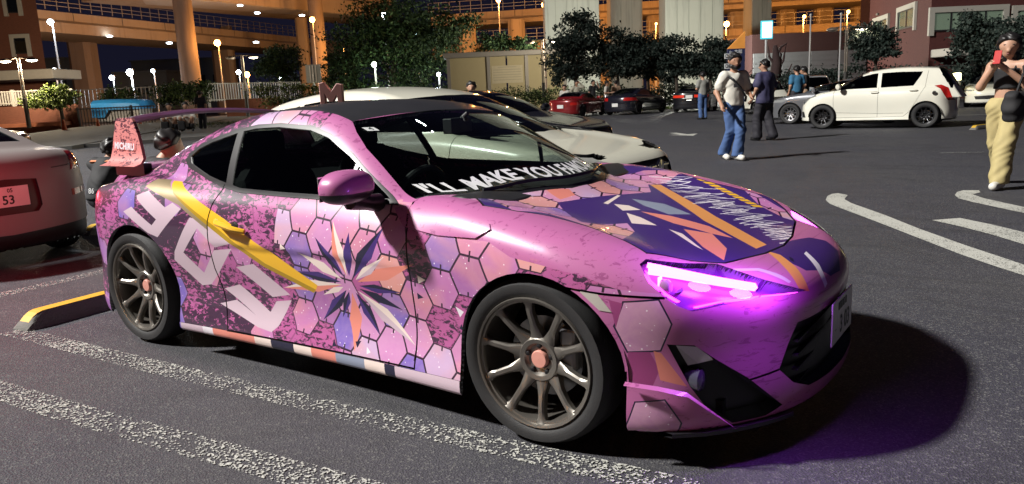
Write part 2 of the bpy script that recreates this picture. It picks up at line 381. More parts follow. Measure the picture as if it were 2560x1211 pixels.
# ------------------------------------------------------------------ markings on the asphalt
def worn(name,cov,edge=.0):
    t=NT(name); o=t.obj(); n=t.noise(o,1.6,4,.65); v=t.vor(o,140,out=1); g=t.sep(v)[0]; f=t.noise(o,60,3,.6)
    a=t.m('GREATER_THAN',t.m('ADD',t.m('MULTIPLY',g,.55),t.m('ADD',t.m('MULTIPLY',n,.6),t.m('MULTIPLY',f,.3))),cov)
    t.set(col=t.mix(f,(.30,.30,.27),(.50,.50,.46)),rough=.75,alpha=a); t.bump(t.vor(o,140),.5,.004); return t.mat
PNT=worn('worn_line_paint',.875); PNT2=worn('white_line_paint',.50); PNT3=worn('road_arrow_paint',.40)
def strip(name,pts,w,m,z=.004,closed=False):
    V=[];F=[];pts=[Vector((p[0],p[1],z)) for p in pts]
    for i,p in enumerate(pts):
        t=(pts[min(i+1,len(pts)-1)]-pts[max(i-1,0)]).normalized(); n=Vector((-t.y,t.x,0))*w/2; V+=[p+n,p-n]
    for i in range(len(pts)-1): F.append((2*i,2*i+1,2*i+3,2*i+2))
    return tag(MB().add(V,F).build(name,m),kind='structure')
strip('parking_line',[(-2.25,-1.14),(-.8,-1.075),(.43,-1.0),(3.2,-.80)],.135,PNT)
strip('parking_line',[(-3.2,-1.76),(-.6,-1.59),(.83,-1.45),(3.0,-1.25)],.15,PNT)
strip('parking_line',[(-3.30,-1.3),(-3.38,-.5),(-3.46,.35),(-3.56,1.3)],.15,PNT)
def gpts(L): return [gnd(*p) for p in L]
def outline(name,L,m):
    P=[gnd(*q) for q in L]; return tag(MB().add([(p.x,p.y,.004) for p in P],[tuple(range(len(P)))]).build(name,m),kind='structure')
outline('bay_line',[(2064,501),(2069,491),(2080,486),(2095,484),(2119,489),(2111,499),(2128,509),(2210,538),(2300,574),(2420,617),(2535,655),(2640,692),(2640,716),(2490,668),(2400,637),(2300,598),(2190,555),(2100,521),(2075,511)],PNT2)
outline('bay_line',[(2387,489),(2393,481),(2408,477),(2447,477),(2451,482),(2431,487),(2460,497),(2560,519),(2700,552),(2700,570),(2560,534),(2430,506),(2396,497)],PNT2)
strip('bay_line',gpts([(2365,549),(2440,565),(2520,585),(2640,620)]),.28,PNT2)
a0,a1=gnd(1682,333),gnd(1733,340); dd=(a1-a0); nn=Vector((-dd.y,dd.x,0)).normalized(); L_=dd.length
A=[a0+nn*.10,a0+dd*.55+nn*.10,a0+dd*.5+nn*.42,a1,a0+dd*.5-nn*.42,a0+dd*.55-nn*.10,a0-nn*.10]
tag(MB().add([(p.x,p.y,.004) for p in A],[tuple(range(7))]).build('road_arrow',PNT3),kind='structure')
strip('road_line',[gnd(2350,383),gnd(2460,381)],.08,PNT); strip('road_line',[gnd(2270,291),gnd(2480,287)],.12,PNT2)
# wheel stops: concrete block with a yellow top band
CON=mat('wheel_stop_concrete',(.13,.125,.115),.85,bump=.4,scale=12); YEL=mat('wheel_stop_yellow',(.55,.33,.025),.6,var=.2,scale=14)
def wheel_stop(loc,rz,label):
    w=empty('wheel_stop',loc,rz,label,'wheel stop','yellow topped wheel stops'); n=25; V=[];F=[];V2=[];F2=[]
    for i in range(n):
        t=-1+2*i/(n-1); x=.35*t; h=.095*(1-(max(0,abs(t)-.62)/.38)**2.2*.93); V+=[(x,-.085,0),(x,-.07,h*.7),(x,-.045,h),(x,.045,h),(x,.07,h*.7),(x,.085,0)]
        V2+=[(x*.99,-.046,h+.003),(x*.99,.046,h+.003)]
    for i in range(n-1):
        for k in range(5): F.append((6*i+k,6*i+k+1,6*i+7+k,6*i+6+k))
        F2.append((2*i,2*i+1,2*i+3,2*i+2))
    F+=[(0,1,2,3,4,5),tuple(range(6*n-6,6*n))[::-1]]
    MB().add(V,F).build('block',CON,w,smooth=True); MB().add(V2,F2).build('yellow_band',YEL,w); return w
wheel_stop((-2.26,-.76,0),R(96),'yellow topped wheel stop beside the rear wheel of the wrapped coupe')
wheel_stop((-5.5,1.25,0),R(96),'yellow topped wheel stop beside the crouching person')
wheel_stop(gnd(2452,323),R(90)+YB-R(60),'yellow topped wheel stop behind the white hatchback')
# ------------------------------------------------------------------ left verge, pavement, kerb
def bgp(px,v,z): 
    p=at(px,300,v); return Vector((p.x,p.y,z))
PAV=mat('pavement',(.085,.083,.078),.85,bump=.3,scale=5); KERB=mat('kerb_stone',(.20,.195,.18),.8,bump=.2); GRS=mat('grass_soil',(.035,.05,.016),.9,bump=.6,scale=9)
k0=[bgp(px,v,0) for px,v in((-500,24),(-100,25.5),(170,27.5),(200,28.3),(420,30.5),(700,33.5),(1000,38))]
def sheet(name,rows,m):
    n=len(rows[0]); V=[p for r in rows for p in r]; F=[(r*n+i,r*n+i+1,r*n+n+i+1,r*n+n+i) for r in range(len(rows)-1) for i in range(n-1)]
    return tag(MB().add(V,F).build(name,m),kind='structure')
lift=lambda L,z,f=0:[p+Vector((0,0,z))+FH*f for p in L]
sheet('kerb',[lift(k0,0),lift(k0,.13),lift(k0,.135,.25)],KERB)
sheet('pavement',[lift(k0,.131,.25),lift(k0,.30,6),lift(k0,.55,15),lift(k0,.6,60)],PAV)
gr=[bgp(px,v,.26) for px,v in((330,34),(520,36),(750,39))]; sheet('grass',[lift(gr,.0),lift(gr,.20,5)],GRS)
def blades(name,pts,n,h,m,label,cat):
    mb=MB()
    for i in range(n):
        a=random.random(); b=random.random(); p=pts[0].lerp(pts[1],a).lerp(pts[3].lerp(pts[2],a),b); d=Vector((random.gauss(0,.03),random.gauss(0,.03),h*random.uniform(.6,1.2))); s=Vector((random.uniform(-.02,.02),random.uniform(-.02,.02),0))
        mb.add([p-s,p+s,p+d],[(0,1,2)])
    return tag(mb.build(name,m),label,cat,kind='stuff')
blades('grass_blades',[gr[0],gr[2],gr[2]+FH*5+Vector((0,0,.2)),gr[0]+FH*5+Vector((0,0,.2))],2600,.09,mat('grass_green',(.05,.09,.02),.7),'short grass on the verge behind the rear wing','grass')
# ------------------------------------------------------------------ foliage
LF=[mat('leaf_dark',(.014,.026,.011),.8,var=.3,spec=.15),mat('leaf_mid',(.028,.048,.017),.8,var=.3,spec=.15),mat('leaf_light',(.05,.075,.024),.8,var=.3,spec=.2)]
LFB=[mat('leaf_blue_dark',(.018,.029,.024),.8,var=.3,spec=.15),mat('leaf_blue',(.036,.05,.042),.8,var=.3,spec=.15),mat('leaf_grey',(.065,.08,.068),.75,var=.3,spec=.2)]
LFL=[mat('leaf_bright_dark',(.045,.07,.012),.6),mat('leaf_bright',(.10,.15,.02),.55),mat('leaf_bright_light',(.16,.21,.03),.5)]
BARK=mat('bark',(.07,.055,.042),.9,bump=.8,scale=8)
def leaves(name,blobs,n,size,mats,parent,clump=.25):
    n=int(n*2.2); size*=.62
    """leaf shaped faces gathered in clumps through the crown's volume; blobs: (cx,cy,cz,rx,ry,rz)"""
    w=np.array([b[3]*b[4]*b[5] for b in blobs])**.7; w/=w.sum(); P=[]
    for b,k in zip(blobs,w):
        m=max(4,int(n*k)); nc=max(5,int(m/95)); q=RNG.normal(size=(nc,3)); q/=np.linalg.norm(q,axis=1,keepdims=True); q*=(RNG.uniform(.25,1,(nc,1))**.45)
        c=q[RNG.integers(0,nc,m)]+RNG.normal(size=(m,3))*clump*np.array([1,1,.7]); P.append(c*np.array(b[3:6])+np.array(b[:3]))
    P=np.concatenate(P); n=len(P); d=RNG.normal(size=(n,3)); d[:,2]-=.4; d/=np.linalg.norm(d,axis=1,keepdims=True); e=np.cross(d,RNG.normal(size=(n,3))); e/=np.linalg.norm(e,axis=1,keepdims=True)
    s=size*RNG.uniform(.6,1.35,(n,1)); V=np.stack([P-d*s*.5,P+e*s*.27,P+d*s*.5,P-e*s*.27],1).reshape(-1,3)
    me=bpy.data.meshes.new(name); me.vertices.add(4*n); me.vertices.foreach_set('co',V.astype(np.float32).ravel()); me.loops.add(4*n); me.loops.foreach_set('vertex_index',np.arange(4*n,dtype=np.int32)); me.polygons.add(n); me.polygons.foreach_set('loop_start',np.arange(0,4*n,4,dtype=np.int32))
    for q in mats: me.materials.append(q)
    me.polygons.foreach_set('material_index',RNG.choice(len(mats),n,p=[.45,.38,.17]).astype(np.int32)); me.update(calc_edges=True); return link(name,me,parent)
def tree(label,px,pbase,v,blobs,n,size,mats=None,trunk=.16,group=None,z0=None,name='tree'):
    """blobs in photo pixels: (px,py,rx,ry); crown depth like its width"""
    g=at(px,pbase,v); z0=max(0,g.z) if z0 is None else z0; g=Vector((g.x,g.y,z0)); t=empty(name,g,YB,label,'tree',group); k=v/CAMF; B_=[]
    for bx,by,rx,ry in blobs:
        p=at(bx,by,v)-g; B_.append((p.dot(RH),random.uniform(-.3,.3)*rx*k,p.z,rx*k,rx*k*.8,ry*k))
    top=max(b[2] for b in B_); tr=MB(); mid=min(b[2] for b in B_)
    tr.tube([(0,0,-.1),(.04,0,mid*.5),(.0,.05,mid),(B_[0][0]*.5,0,top)],[trunk,trunk*.8,trunk*.65,trunk*.2],8)
    tr.build('trunk',BARK,t,smooth=True)
    for b in B_:
        lb=MB(); s=Vector((0,0,mid*.75)); e=Vector(b[:3]); lb.tube([s,s.lerp(e,.5)+Vector((.1,.05,.15)),e+Vector((0,0,b[5]*.4))],[trunk*.5,trunk*.3,trunk*.08],6); lb.build('limb',BARK,t,smooth=True)
    leaves('crown',B_,n,size,mats or LF,t); return t
def hedge(label,p0,p1,v0,v1,hpx,n,size,mats=None,depth=1.2,cat='hedge'):
    a=at(p0[0],p0[1],v0); b=at(p1[0],p1[1],v1); L=(b-a).length; t=empty('hedge',a,math.atan2((b-a).y,(b-a).x),label,cat); h=hpx*v0/CAMF
    m=max(3,int(L/1.1)); bl=[(L*(i+.5)/m,random.uniform(-.2,.2),h*.5+random.uniform(-.1,.1)+(b.z-a.z)*(i+.5)/m,L/m*.8,depth*.6,h*.55) for i in range(m)]
    leaves('foliage',bl,n,size,mats or LF,t,.33); return t
# ------------------------------------------------------------------ viaducts
CONC=mat('viaduct_concrete',(.36,.29,.21),.8,var=.16,scale=.35,bump=.15); CONC3=mat('column_concrete',(.19,.145,.115),.8,var=.16,scale=.4,bump=.15); CONC2=mat('pier_concrete',(.40,.41,.36),.75,var=.08,scale=.5); SOFF=mat('soffit_panel',(.42,.40,.36),.6,var=.1,scale=.3); STL=mat('rail_steel',(.30,.29,.28),.5,.4)
def streaked(name,col):
    t=NT(name); o=t.obj(); n=t.noise(o,.35,4,.6); st=t.noise(t.map(o,scale=(1.6,1.6,.12)),1.1,4,.65); f=t.noise(o,5,3)
    c=t.mix(n,tuple(q*.85 for q in col),tuple(q*1.12 for q in col)); c=t.mix(t.m('MULTIPLY',t.ramp(st,[(.52,(0,0,0)),(.72,(1,1,1))]),.55),c,tuple(q*.45 for q in col)); t.set(col=c,rough=.85); t.bump(f,.2,.02); return t.mat
CONC=streaked('viaduct_concrete_streaked',(.36,.29,.21)); CONC3=streaked('column_concrete_streaked',(.20,.155,.12)); CONC2=streaked('pier_concrete_streaked',(.42,.42,.37))
def girder(root,a,b,z0,z1,th,m,name):
    A_=Vector((*a,0)); B_=Vector((*b,0)); d_=(B_-A_).normalized(); n_=Vector((-d_.y,d_.x,0)); L_=(B_-A_).length; q=4.0; sg=-1 if th>0 else 1
    while q<L_:
        MB().box(A_+d_*q+n_*(-.575)+Vector((0,0,z1-.45)),(.10,.06,.92),math.atan2(d_.y,d_.x)).build('joint',mat('joint_dark',(.05,.045,.04),.9),root); q+=7.5
    a=Vector((*a,0)); b=Vector((*b,0)); d=(b-a).normalized(); n=Vector((-d.y,d.x,0)); V=[]
    for p in(a,b): V+=[p+Vector((0,0,z0)),p+n*th+Vector((0,0,z0)),p+n*(th+1.0)+Vector((0,0,z1)),p-n*.55+Vector((0,0,z1)),p-n*.55+Vector((0,0,z1-.9)),p+Vector((0,0,z1-1.25))]
    F=[(i,(i+1)%6,6+(i+1)%6,6+i) for i in range(6)]+[(0,1,2,3,4,5),(11,10,9,8,7,6)]
    return MB().add(V,F).build(name,m,root)
def rail(root,a,b,z,h=1.5,step=1.6):
    a=Vector((*a,0)); b=Vector((*b,0)); d=(b-a).normalized(); n=Vector((-d.y,d.x,0))*-.45; L=(b-a).length; m=MB(); q=0
    while q<L: m.box(a+d*q+n+Vector((0,0,z+h/2)),(.07,.07,h),math.atan2(d.y,d.x)); q+=step
    for hh in(.45,.9,h): m.box((a+b)/2+n+Vector((0,0,z+hh)),(L,.05,.06),math.atan2(d.y,d.x))
    o=m.build('railing',STL,root); o['kind']='stuff'; return o
def uv(px,v): p=at(px,300,v); return ((p-C0).dot(RH),(p-C0).dot(FH))
def zz(px,py,v): return at(px,py,v).z
def pier(root,px,v,w,z1,m=CONC,d=None,name='column'):
    u,vv=uv(px,v); d=d or w; c=w*.2; P=[(-w/2+c,-d/2),(w/2-c,-d/2),(w/2,-d/2+c),(w/2,d/2-c),(w/2-c,d/2),(-w/2+c,d/2),(-w/2,d/2-c),(-w/2,-d/2+c)]
    return MB().prism([(u+x,vv+y) for x,y in P],0,z1).build(name,m,root)
via=empty('viaduct',C0,YB,'long concrete road viaduct sloping behind the left building and trees','viaduct')
a,b=(-66,42),(-24,180); dirr=Vector((b[0]-a[0],b[1]-a[1])).normalized()
P0=uv(89,85); P1=uv(785,140); a=(P0[0]-(P1[0]-P0[0])*.7,P0[1]-(P1[1]-P0[1])*.7); b=(P1[0]+(P1[0]-P0[0])*.9,P1[1]+(P1[1]-P0[1])*.9)
za,zb=zz(89,74,85),zz(89,15,85)
girder(via,b,a,za,zb,-9,CONC,'deck_girder'); rail(via,a,b,zb+.0)
for px,v,w in((232,104,3.0),(572,128,2.6)): pier(via,px,v,w,za+.4,CONC3)
up=empty('viaduct',C0,YB,'upper viaduct deck crossing above the left trees on tall round columns','viaduct')
a2,b2=uv(380,88),uv(1010,128); z0=zz(640,26,108); girder(up,b2,a2,z0,z0+3.2,-10,CONC,'deck_girder'); MB().prism([(a2[0],a2[1]+.5),(b2[0],b2[1]+.5),(b2[0]+3,b2[1]+9),(a2[0]-3,a2[1]+9)],z0-.06,z0-.02).build('soffit',SOFF,up)
u0,v0=uv(490,84); MB().lathe([(1.05,0),(.98,z0*.5),(.92,z0+4)],20,'z',(u0,v0,0)).build('column',CONC3,up,smooth=True)
u0,v0=uv(813,106); MB().lathe([(1.08,0),(1.0,z0*.5),(.92,z0+4)],20,'z',(u0,v0,0)).build('column',CONC3,up,smooth=True)
for px,v in((590,128),(775,120)): pier(up,px,v,1.6,z0)
rv=empty('viaduct',C0,YB,'double deck viaduct glowing orange behind the grey piers and right trees','viaduct')
a3,b3=uv(1090,118),uv(2330,104); zt=zz(1280,16,111); zb_=zz(1280,50,111); girder(rv,b3,a3,zb_,zt,-9,CONC,'upper_girder'); rail(rv,a3,b3,zt,1.6)
zt2=zz(1280,98,111); zb2=zz(1280,136,111); girder(rv,b3,a3,zb2,zt2,-9,CONC,'lower_girder'); rail(rv,a3,b3,zt2,1.6)
for px in(1180,1300,1515,1640,1840,1960,2050,2140): pier(rv,px,114.5,2.4,zb_+.3)
# pale slab piers
for i,(p0,p1,v,lab) in enumerate(((1371,1503,74,'wide pale grey bridge pier left of the other slab piers'),(1531,1609,88,'narrow greenish pier between the two wide slab piers'),(1665,1807,72,'widest pale slab pier behind the middle of the hedge trees'),(1876,1924,80,'slim pale green pier behind the lit blue sign'))):
    c=(p0+p1)/2; w=(p1-p0)*v/CAMF; g=empty('bridge_pier',C0,YB,lab,'pier','slab piers'); u,vv=uv(c,v); MB().prism([(u-w/2,vv),(u+w/2,vv),(u+w/2,vv+3),(u-w/2,vv+3)],0,26).build('shaft',CONC2,g,bevel=.12)
    nb=int(w/.9)
    for k in range(1,nb): MB().box((u-w/2+w*k/nb,vv-.01,13),(.05,.06,26)).build('form_joint',mat('joint_grey',(.30,.31,.27),.8),g)  # form joints in a darker grey than the shaft
# ------------------------------------------------------------------ street lamps
POLE=mat('lamp_pole',(.20,.17,.14),.5,.5); POLW=mat('pale_pole',(.45,.45,.45),.45,.4); DARKP=mat('dark_pole_base',(.05,.048,.045),.5,.3)
def plight(parent,loc,energy,col,r=.15):
    l=bpy.data.lights.new('lamp_light','POINT'); l.energy=energy; l.color=col; l.shadow_soft_size=r; o=bpy.data.objects.new('lamp_light',l); COL.objects.link(o); o.parent=parent; o.location=loc; return o
SODIUM=(1,.40,.09); LEDW=(.82,.92,1)
def twin_lamp(px,ptop,v,pbase,label,lit=1,z0=0,en=260):
    p=at(px,ptop,v); g=Vector((p.x,p.y,z0)); H=p.z-z0; t=empty('twin_lamp',g,YB,label,'street lamp','twin headed lamps')
    MB().tube([(0,0,0),(0,0,H*.42)],.11,12).build('pole_base',DARKP,t,smooth=True); m=MB()
    for s in(-1,1): m.tube([(s*.05,0,H*.42),(s*.05,0,H-.05)],.04,8)
    m.tube([(-.75,0,H-.1),(0,0,H-.04),(.75,0,H-.1)],.03,8); m.build('pole',POLE,t,smooth=True)
    for s in(-1,1):
        h=MB(); h.lathe([(.05,.05),(.24,.0),(.30,-.07),(.30,-.10),(.001,-.10)],18,'z',(s*.72,0,H-.1)); h.build('lamp_head',POLE,t,smooth=True)
        on=(lit>1 or s>0)
        h=MB(); h.lathe([(.27,-.101),(.20,-.16),(.001,-.18)],18,'z',(s*.72,0,H-.1)); h.build('diffuser',emit('lamp_diffuser_lit',(1,.85,.62),14) if on else mat('lamp_diffuser',(.5,.45,.4),.4),t,smooth=True)
        if on and en: plight(t,(s*.72,0,H-.42),en,(1,.8,.55))
    return t
twin_lamp(45,143,43,310,'twin headed lamp post in front of the left brick building',2,.55,1000)
twin_lamp(604,137,50,265,'twin headed lamp post left of the wide notice board sign',1,.55,200)
twin_lamp(1355,97,46,285,'twin headed lamp post in front of the beige notice shelter',1,0,1300)
twin_lamp(2118,64,40,250,'twin headed lamp post between the two flagpoles',1,0,160)
def bulb_lamp(px,py,v,label,col,es,r,en,z0=0,pole=True,arm=0,group='glowing flood lamps'):
    p=at(px,py,v); g=Vector((p.x,p.y,z0)); H=p.z-z0; t=empty('flood_lamp',g,YB,label,'street lamp',group)
    if pole: MB().tube([(0,.15,0),(0,.15,H*.5),(0,.15,H)],[.09,.075,.06],8).build('pole',POLW,t,smooth=True)
    MB().lathe([(.001,r*1.0),(r*.7,r*.7),(r,0),(r*.7,-r*.7),(.001,-r)],14,'z',(0,-.1,H)).build('bulb',emit('bulb_%d_%d'%(px,py),col,es),t,smooth=True)
    MB().box((0,.14,H+r*.9),(r*1.3,.3,.06)).build('housing',POLE,t)
    if en: plight(t,(0,-.5-r,H-.1),en,col,.25)
    return t
bulb_lamp(128,56,66,'tall white flood lamp beside the left brick building',LEDW,40,.24,900,.5)
bulb_lamp(326,182,62,'bright white lamp above the blue tarpaulin',LEDW,60,.26,2200,.5)
bulb_lamp(281,195,70,'lower white lamp left of the bright one above the tarpaulin',LEDW,36,.22,300,.5)
bulb_lamp(383,178,84,'small white lamp on the far pale building roof',LEDW,30,.2,200,.5)
bulb_lamp(137,177,80,'small white lamp under the left viaduct end',LEDW,30,.25,200,.5)
bulb_lamp(544,108,84,'orange sodium lamp between the first two viaduct columns',SODIUM,45,.34,700,.5)
bulb_lamp(781,50,98,'orange sodium lamp against the tall round column',SODIUM,45,.34,500,.5)
bulb_lamp(618,187,92,'low orange lamp behind the white fence',SODIUM,45,.34,1500,.5)
bulb_lamp(597,181,96,'low white lamp left of the low orange lamp',LEDW,40,.28,500,.5)
bulb_lamp(697,193,66,'white lamp shining through the small centre tree',LEDW,50,.2,260,.5)
bulb_lamp(960,38,72,'white lamp high in the tall tree',LEDW,60,.25,700,.5)
bulb_lamp(1043,83,72,'bluish lamp inside the right half of the tall tree',(.6,.85,1),40,.18,250,.5)
bulb_lamp(936,162,56,'green white lamp low in the tall tree',(.8,1,.75),60,.17,260,.5)
bulb_lamp(1097,187,58,'white lamp at the right foot of the tall tree',LEDW,40,.15,120,.5)
bulb_lamp(858,124,104,'small orange lamp on the viaduct left of the tall tree',SODIUM,40,.25,1666,.5)
bulb_lamp(1246,1,104,'orange lamp at the top above the notice shelter',SODIUM,45,.3,3000,0)
bulb_lamp(1360,13,104,'orange lamp beside the left wide pier',SODIUM,45,.34,2333,0)
bulb_lamp(1816,61,98,'orange lamp beside the slim pale green pier',SODIUM,45,.36,3000,0)
bulb_lamp(2010,42,96,'orange lamp on the viaduct behind the flagpoles',SODIUM,30,.2,3000,0)
bulb_lamp(2120,30,96,'orange lamp on the viaduct beside the right building',SODIUM,30,.2,3000,0)
bulb_lamp(1640,60,96,'orange lamp between the slab piers',SODIUM,20,.15,1666,0)
for px,py,wh in((145,80,'nearest the left brick building'),(274,91,'left of the first column'),(423,108,'just left of the big round column'),(640,106,'right of the second column'),(600,14,'at the top left of the upper deck'),(643,33,'in the middle of the upper deck'),(755,39,'beside the right round column')):
    p=at(px,py,96); o=empty('soffit_lamp',p,YB,'small white lamp under the viaduct deck '+wh,'lamp','lamps under the viaduct decks'); MB().lathe([(.001,.12),(.32,.06),(.32,-.06),(.001,-.12)],12).build('lens',emit('soffit_lamp_lens',LEDW,18),o,smooth=True)
# added orange and white lights without fixtures, out of sight, that brighten the concrete
for i,(px,py,v,col,en,lab) in enumerate(((40,150,74,SODIUM,3600,'added orange light behind the left brick building'),(702,150,88,SODIUM,2800,'added orange light behind the small centre tree'),(930,110,92,SODIUM,4000,'added orange light behind the tall tree'),(1580,130,96,SODIUM,5000,'added orange light behind the hedge trees'),(2215,60,86,SODIUM,6000,'added orange light behind the right brick building'),(1440,130,60,(1,1,.86),5600,'added white light behind the pointed dark tree'),(1735,140,58,(1,1,.86),6000,'added white light behind the tree at the signboard'))):
    u_,v_=uv(px,v); plight(via if px<1000 else rv,(u_,v_-.6,zz(px,py,v)),en,col,.3)
# ------------------------------------------------------------------ buildings
def brickm(name,c1,c2,sc=1.0):
    t=NT(name); o=t.obj(); x,y,z=t.sep(o); n=t.n('TexBrick'); t.put(n.inputs['Vector'],t.comb(t.m('ADD',x,y),z)); n.inputs['Scale'].default_value=4.2*sc; n.inputs['Mortar Size'].default_value=.012
    t.put(n.inputs['Color1'],c1); t.put(n.inputs['Color2'],c2); t.put(n.inputs['Mortar'],tuple(q*.75 for q in c1)); w=t.noise(o,.5,4,.6); t.set(col=t.mix(t.m('MULTIPLY',w,.5),n.outputs[0],tuple(q*.6 for q in c1)),rough=.85); t.bump(n.outputs[1],.25,.01); return t.mat
BRK=brickm('red_brick',(.105,.028,.024),(.085,.022,.02)); BRK2=brickm('brown_brick',(.20,.075,.045),(.16,.06,.038)); BRK3=brickm('dark_brown_brick',(.066,.026,.026),(.055,.022,.022)); STN=mat('pale_stone_trim',(.42,.40,.35),.7)
WINL=mat('blind_fabric',(.40,.42,.33),.8,em=(.75,.85,.65),es=.16); WIND=glass('window_pane',(.75,.8,.78)); FRM=mat('window_frame_dark',(.02,.02,.022),.5)
def box_building(name,label,u0,u1,v0,v1,h,m,z0=0):
    g=empty(name,C0,YB,label,'building'); MB().prism([(u0,v0),(u1,v0),(u1,v1),(u0,v1)],z0,h).build('wall',m,g); return g
def window(g,u0,u1,z0,z1,v,panes=3,trim=.28,back=WINL,rot=None):
    w=empty('window'); w.parent=g; X=rot or Matrix.Identity(4)
    m=MB()
    if trim:
        for (a,b,c,d) in((u0-trim,u1+trim,z1,z1+trim),(u0-trim,u0,z0-trim*.9,z1),(u1,u1+trim,z0-trim*.9,z1)): m.box(((a+b)/2,v-.06,(c+d)/2),(b-a,.16,d-c))
        m.build('surround',STN,w,xf=X)
    MB().box(((u0+u1)/2,v-.004,(z0+z1)/2),(u1-u0,.02,z1-z0)).build('blind',back,w,xf=X)
    for k in range(panes):
        a=u0+(u1-u0)*k/panes; b=u0+(u1-u0)*(k+1)/panes; MB().box(((a+b)/2,v-.05,(z0+z1)/2),(b-a-.08,.01,z1-z0-.06)).build('pane',WIND,w,xf=X); MB().box((a,v-.05,(z0+z1)/2),(.08,.05,z1-z0)).build('mullion',FRM,w,xf=X)
    f=MB(); f.box(((u0+u1)/2,v-.05,z0),(u1-u0,.05,.08)); f.box(((u0+u1)/2,v-.05,z1),(u1-u0,.05,.08)); f.build('frame',FRM,w,xf=X); return w
# right brick building with a face turning away at its left corner
V_=42.0; uc,_=uv(2312,V_); ur,_=uv(2760,V_)
uL,vL=uv(2163,56.0); rb=empty('brick_building',C0,YB,'red brick building with white framed windows at the upper right','building')
MB().prism([(uc,V_),(ur,V_),(ur,V_+30),(uv(2185,vL+16)[0],vL+16),(uL,vL)],0,16).build('wall',BRK,rb)
def U(px,py,v=V_): return (at(px,py,v)-C0).dot(RH)
window(rb,U(2333,60),U(2505,50),zz(2400,75,V_),zz(2400,30,V_),V_,4); window(rb,U(2540,50),U(2700,50),zz(2540,72,V_),zz(2540,28,V_),V_,3)
fd=Vector((uL-uc,vL-V_,0)); Lf=fd.length; X=Matrix.Translation((uc,V_,0))@Matrix.Rotation(math.atan2(fd.y,fd.x)+math.pi,4,'Z')
for (t0,t1,pa) in((.20,.44,(2270,70,25)),(.62,.88,(2200,85,52))):
    tm=(t0+t1)/2; vv=V_+(vL-V_)*tm; window(rb,-Lf*t1,-Lf*t0,zz(pa[0],pa[1],vv),zz(pa[0],pa[2],vv),0,2,rot=X)
cz=zz(2400,132,V_); MB().box((U(2470,130),V_-1.0,cz),(U(2640,130)-U(2352,130),2.0,.42)).build('entrance_canopy',STN,rb,bevel=.05)
du0,du1=U(2415,200),U(2560,200); MB().box(((du0+du1)/2,V_-.03,1.5),(du1-du0,.06,3.0)).build('entrance_door',mat('dark_glass_door',(.012,.014,.014),.1),rb); MB().box((U(2430,170),V_-.1,zz(2430,163,V_)),(.28,.02,.75)).build('door_notice',mat('paper_white',(.5,.52,.48),.7),rb)
for px,py in((2265,22),(2188,38)):
    p=at(px,py,V_+5); MB().lathe([(.001,.1),(.09,.06),(.10,-.05),(.001,-.06)],10,'z',((p-C0).dot(RH),(p-C0).dot(FH)-.3,p.z)).build('wall_lamp',POLE,rb,smooth=True)
# long low building with shutters
lv=60.0; lb=empty('shutter_building',C0,YB,'long low brown brick building with grey shutters behind the flagpoles','building')
u0,u1=U(1880,120,lv),U(2240,120,lv); ztop=zz(2000,82,lv); zsh=zz(2000,130,lv)
MB().box(((u0+u1)/2,lv+4,ztop/2),(u1-u0,8,ztop)).build('wall',BRK3,lb)
SHT=mat('grey_shutter',(.22,.23,.25),.55,.3)
ns=5
for k in range(ns):
    a=u0+(u1-u0)*(k+.04)/ns; b=u0+(u1-u0)*(k+.96)/ns; s=empty('shutter'); s.parent=lb
    MB().box(((a+b)/2,lv-.05,zsh/2),(b-a,.1,zsh)).build('curtain',SHT,s)
    m=MB()
    for q in range(9): m.box(((a+b)/2,lv-.12,zsh*(q+.5)/9),(b-a,.06,zsh/9*.55))
    o=m.build('slats',SHT,s); o['kind']='stuff'
# beige notice shelter
nv=52.0; ns_=empty('notice_shelter',C0,YB,'low beige shelter with panels and a paper notice left of the lamp post','shelter'); u0,u1=U(1122,180,nv),U(1412,180,nv); z1=zz(1260,139,nv)
BEI=mat('beige_panel',(.38,.36,.24),.75,var=.06); FRG=mat('grey_frame',(.24,.25,.26),.55,.2)
MB().box(((u0+u1)/2,nv+1.2,z1+.12),(u1-u0+.6,2.8,.34)).build('roof',FRG,ns_,bevel=.04)
for px in(1122,1222,1317,1412): MB().box((U(px,180,nv),nv,z1/2),(.22,.22,z1)).build('post',FRG,ns_)
for pa,pb in((1124,1220),(1224,1266),(1268,1315),(1319,1364),(1366,1410)): MB().box((U((pa+pb)/2,180,nv),nv+.08,z1/2),(U(pb,180,nv)-U(pa,180,nv)-.06,.06,z1-.06)).build('panel',BEI,ns_)
nz0,nz1=zz(1268,208,nv),zz(1268,164,nv); un0,un1=U(1229,180,nv),U(1307,180,nv); MB().box(((un0+un1)/2,nv+.03,(nz0+nz1)/2),(un1-un0,.02,nz1-nz0)).build('paper_notice',mat('paper_notice',(.46,.45,.36),.8),ns_)
for r in range(6): MB().box(((un0+un1)/2,nv+.018,nz1-.1-(nz1-nz0-.15)*r/6),((un1-un0)*(.9 if r else .6),.004,.035)).build('print_line',mat('faint_print',(.30,.31,.26),.8),ns_)
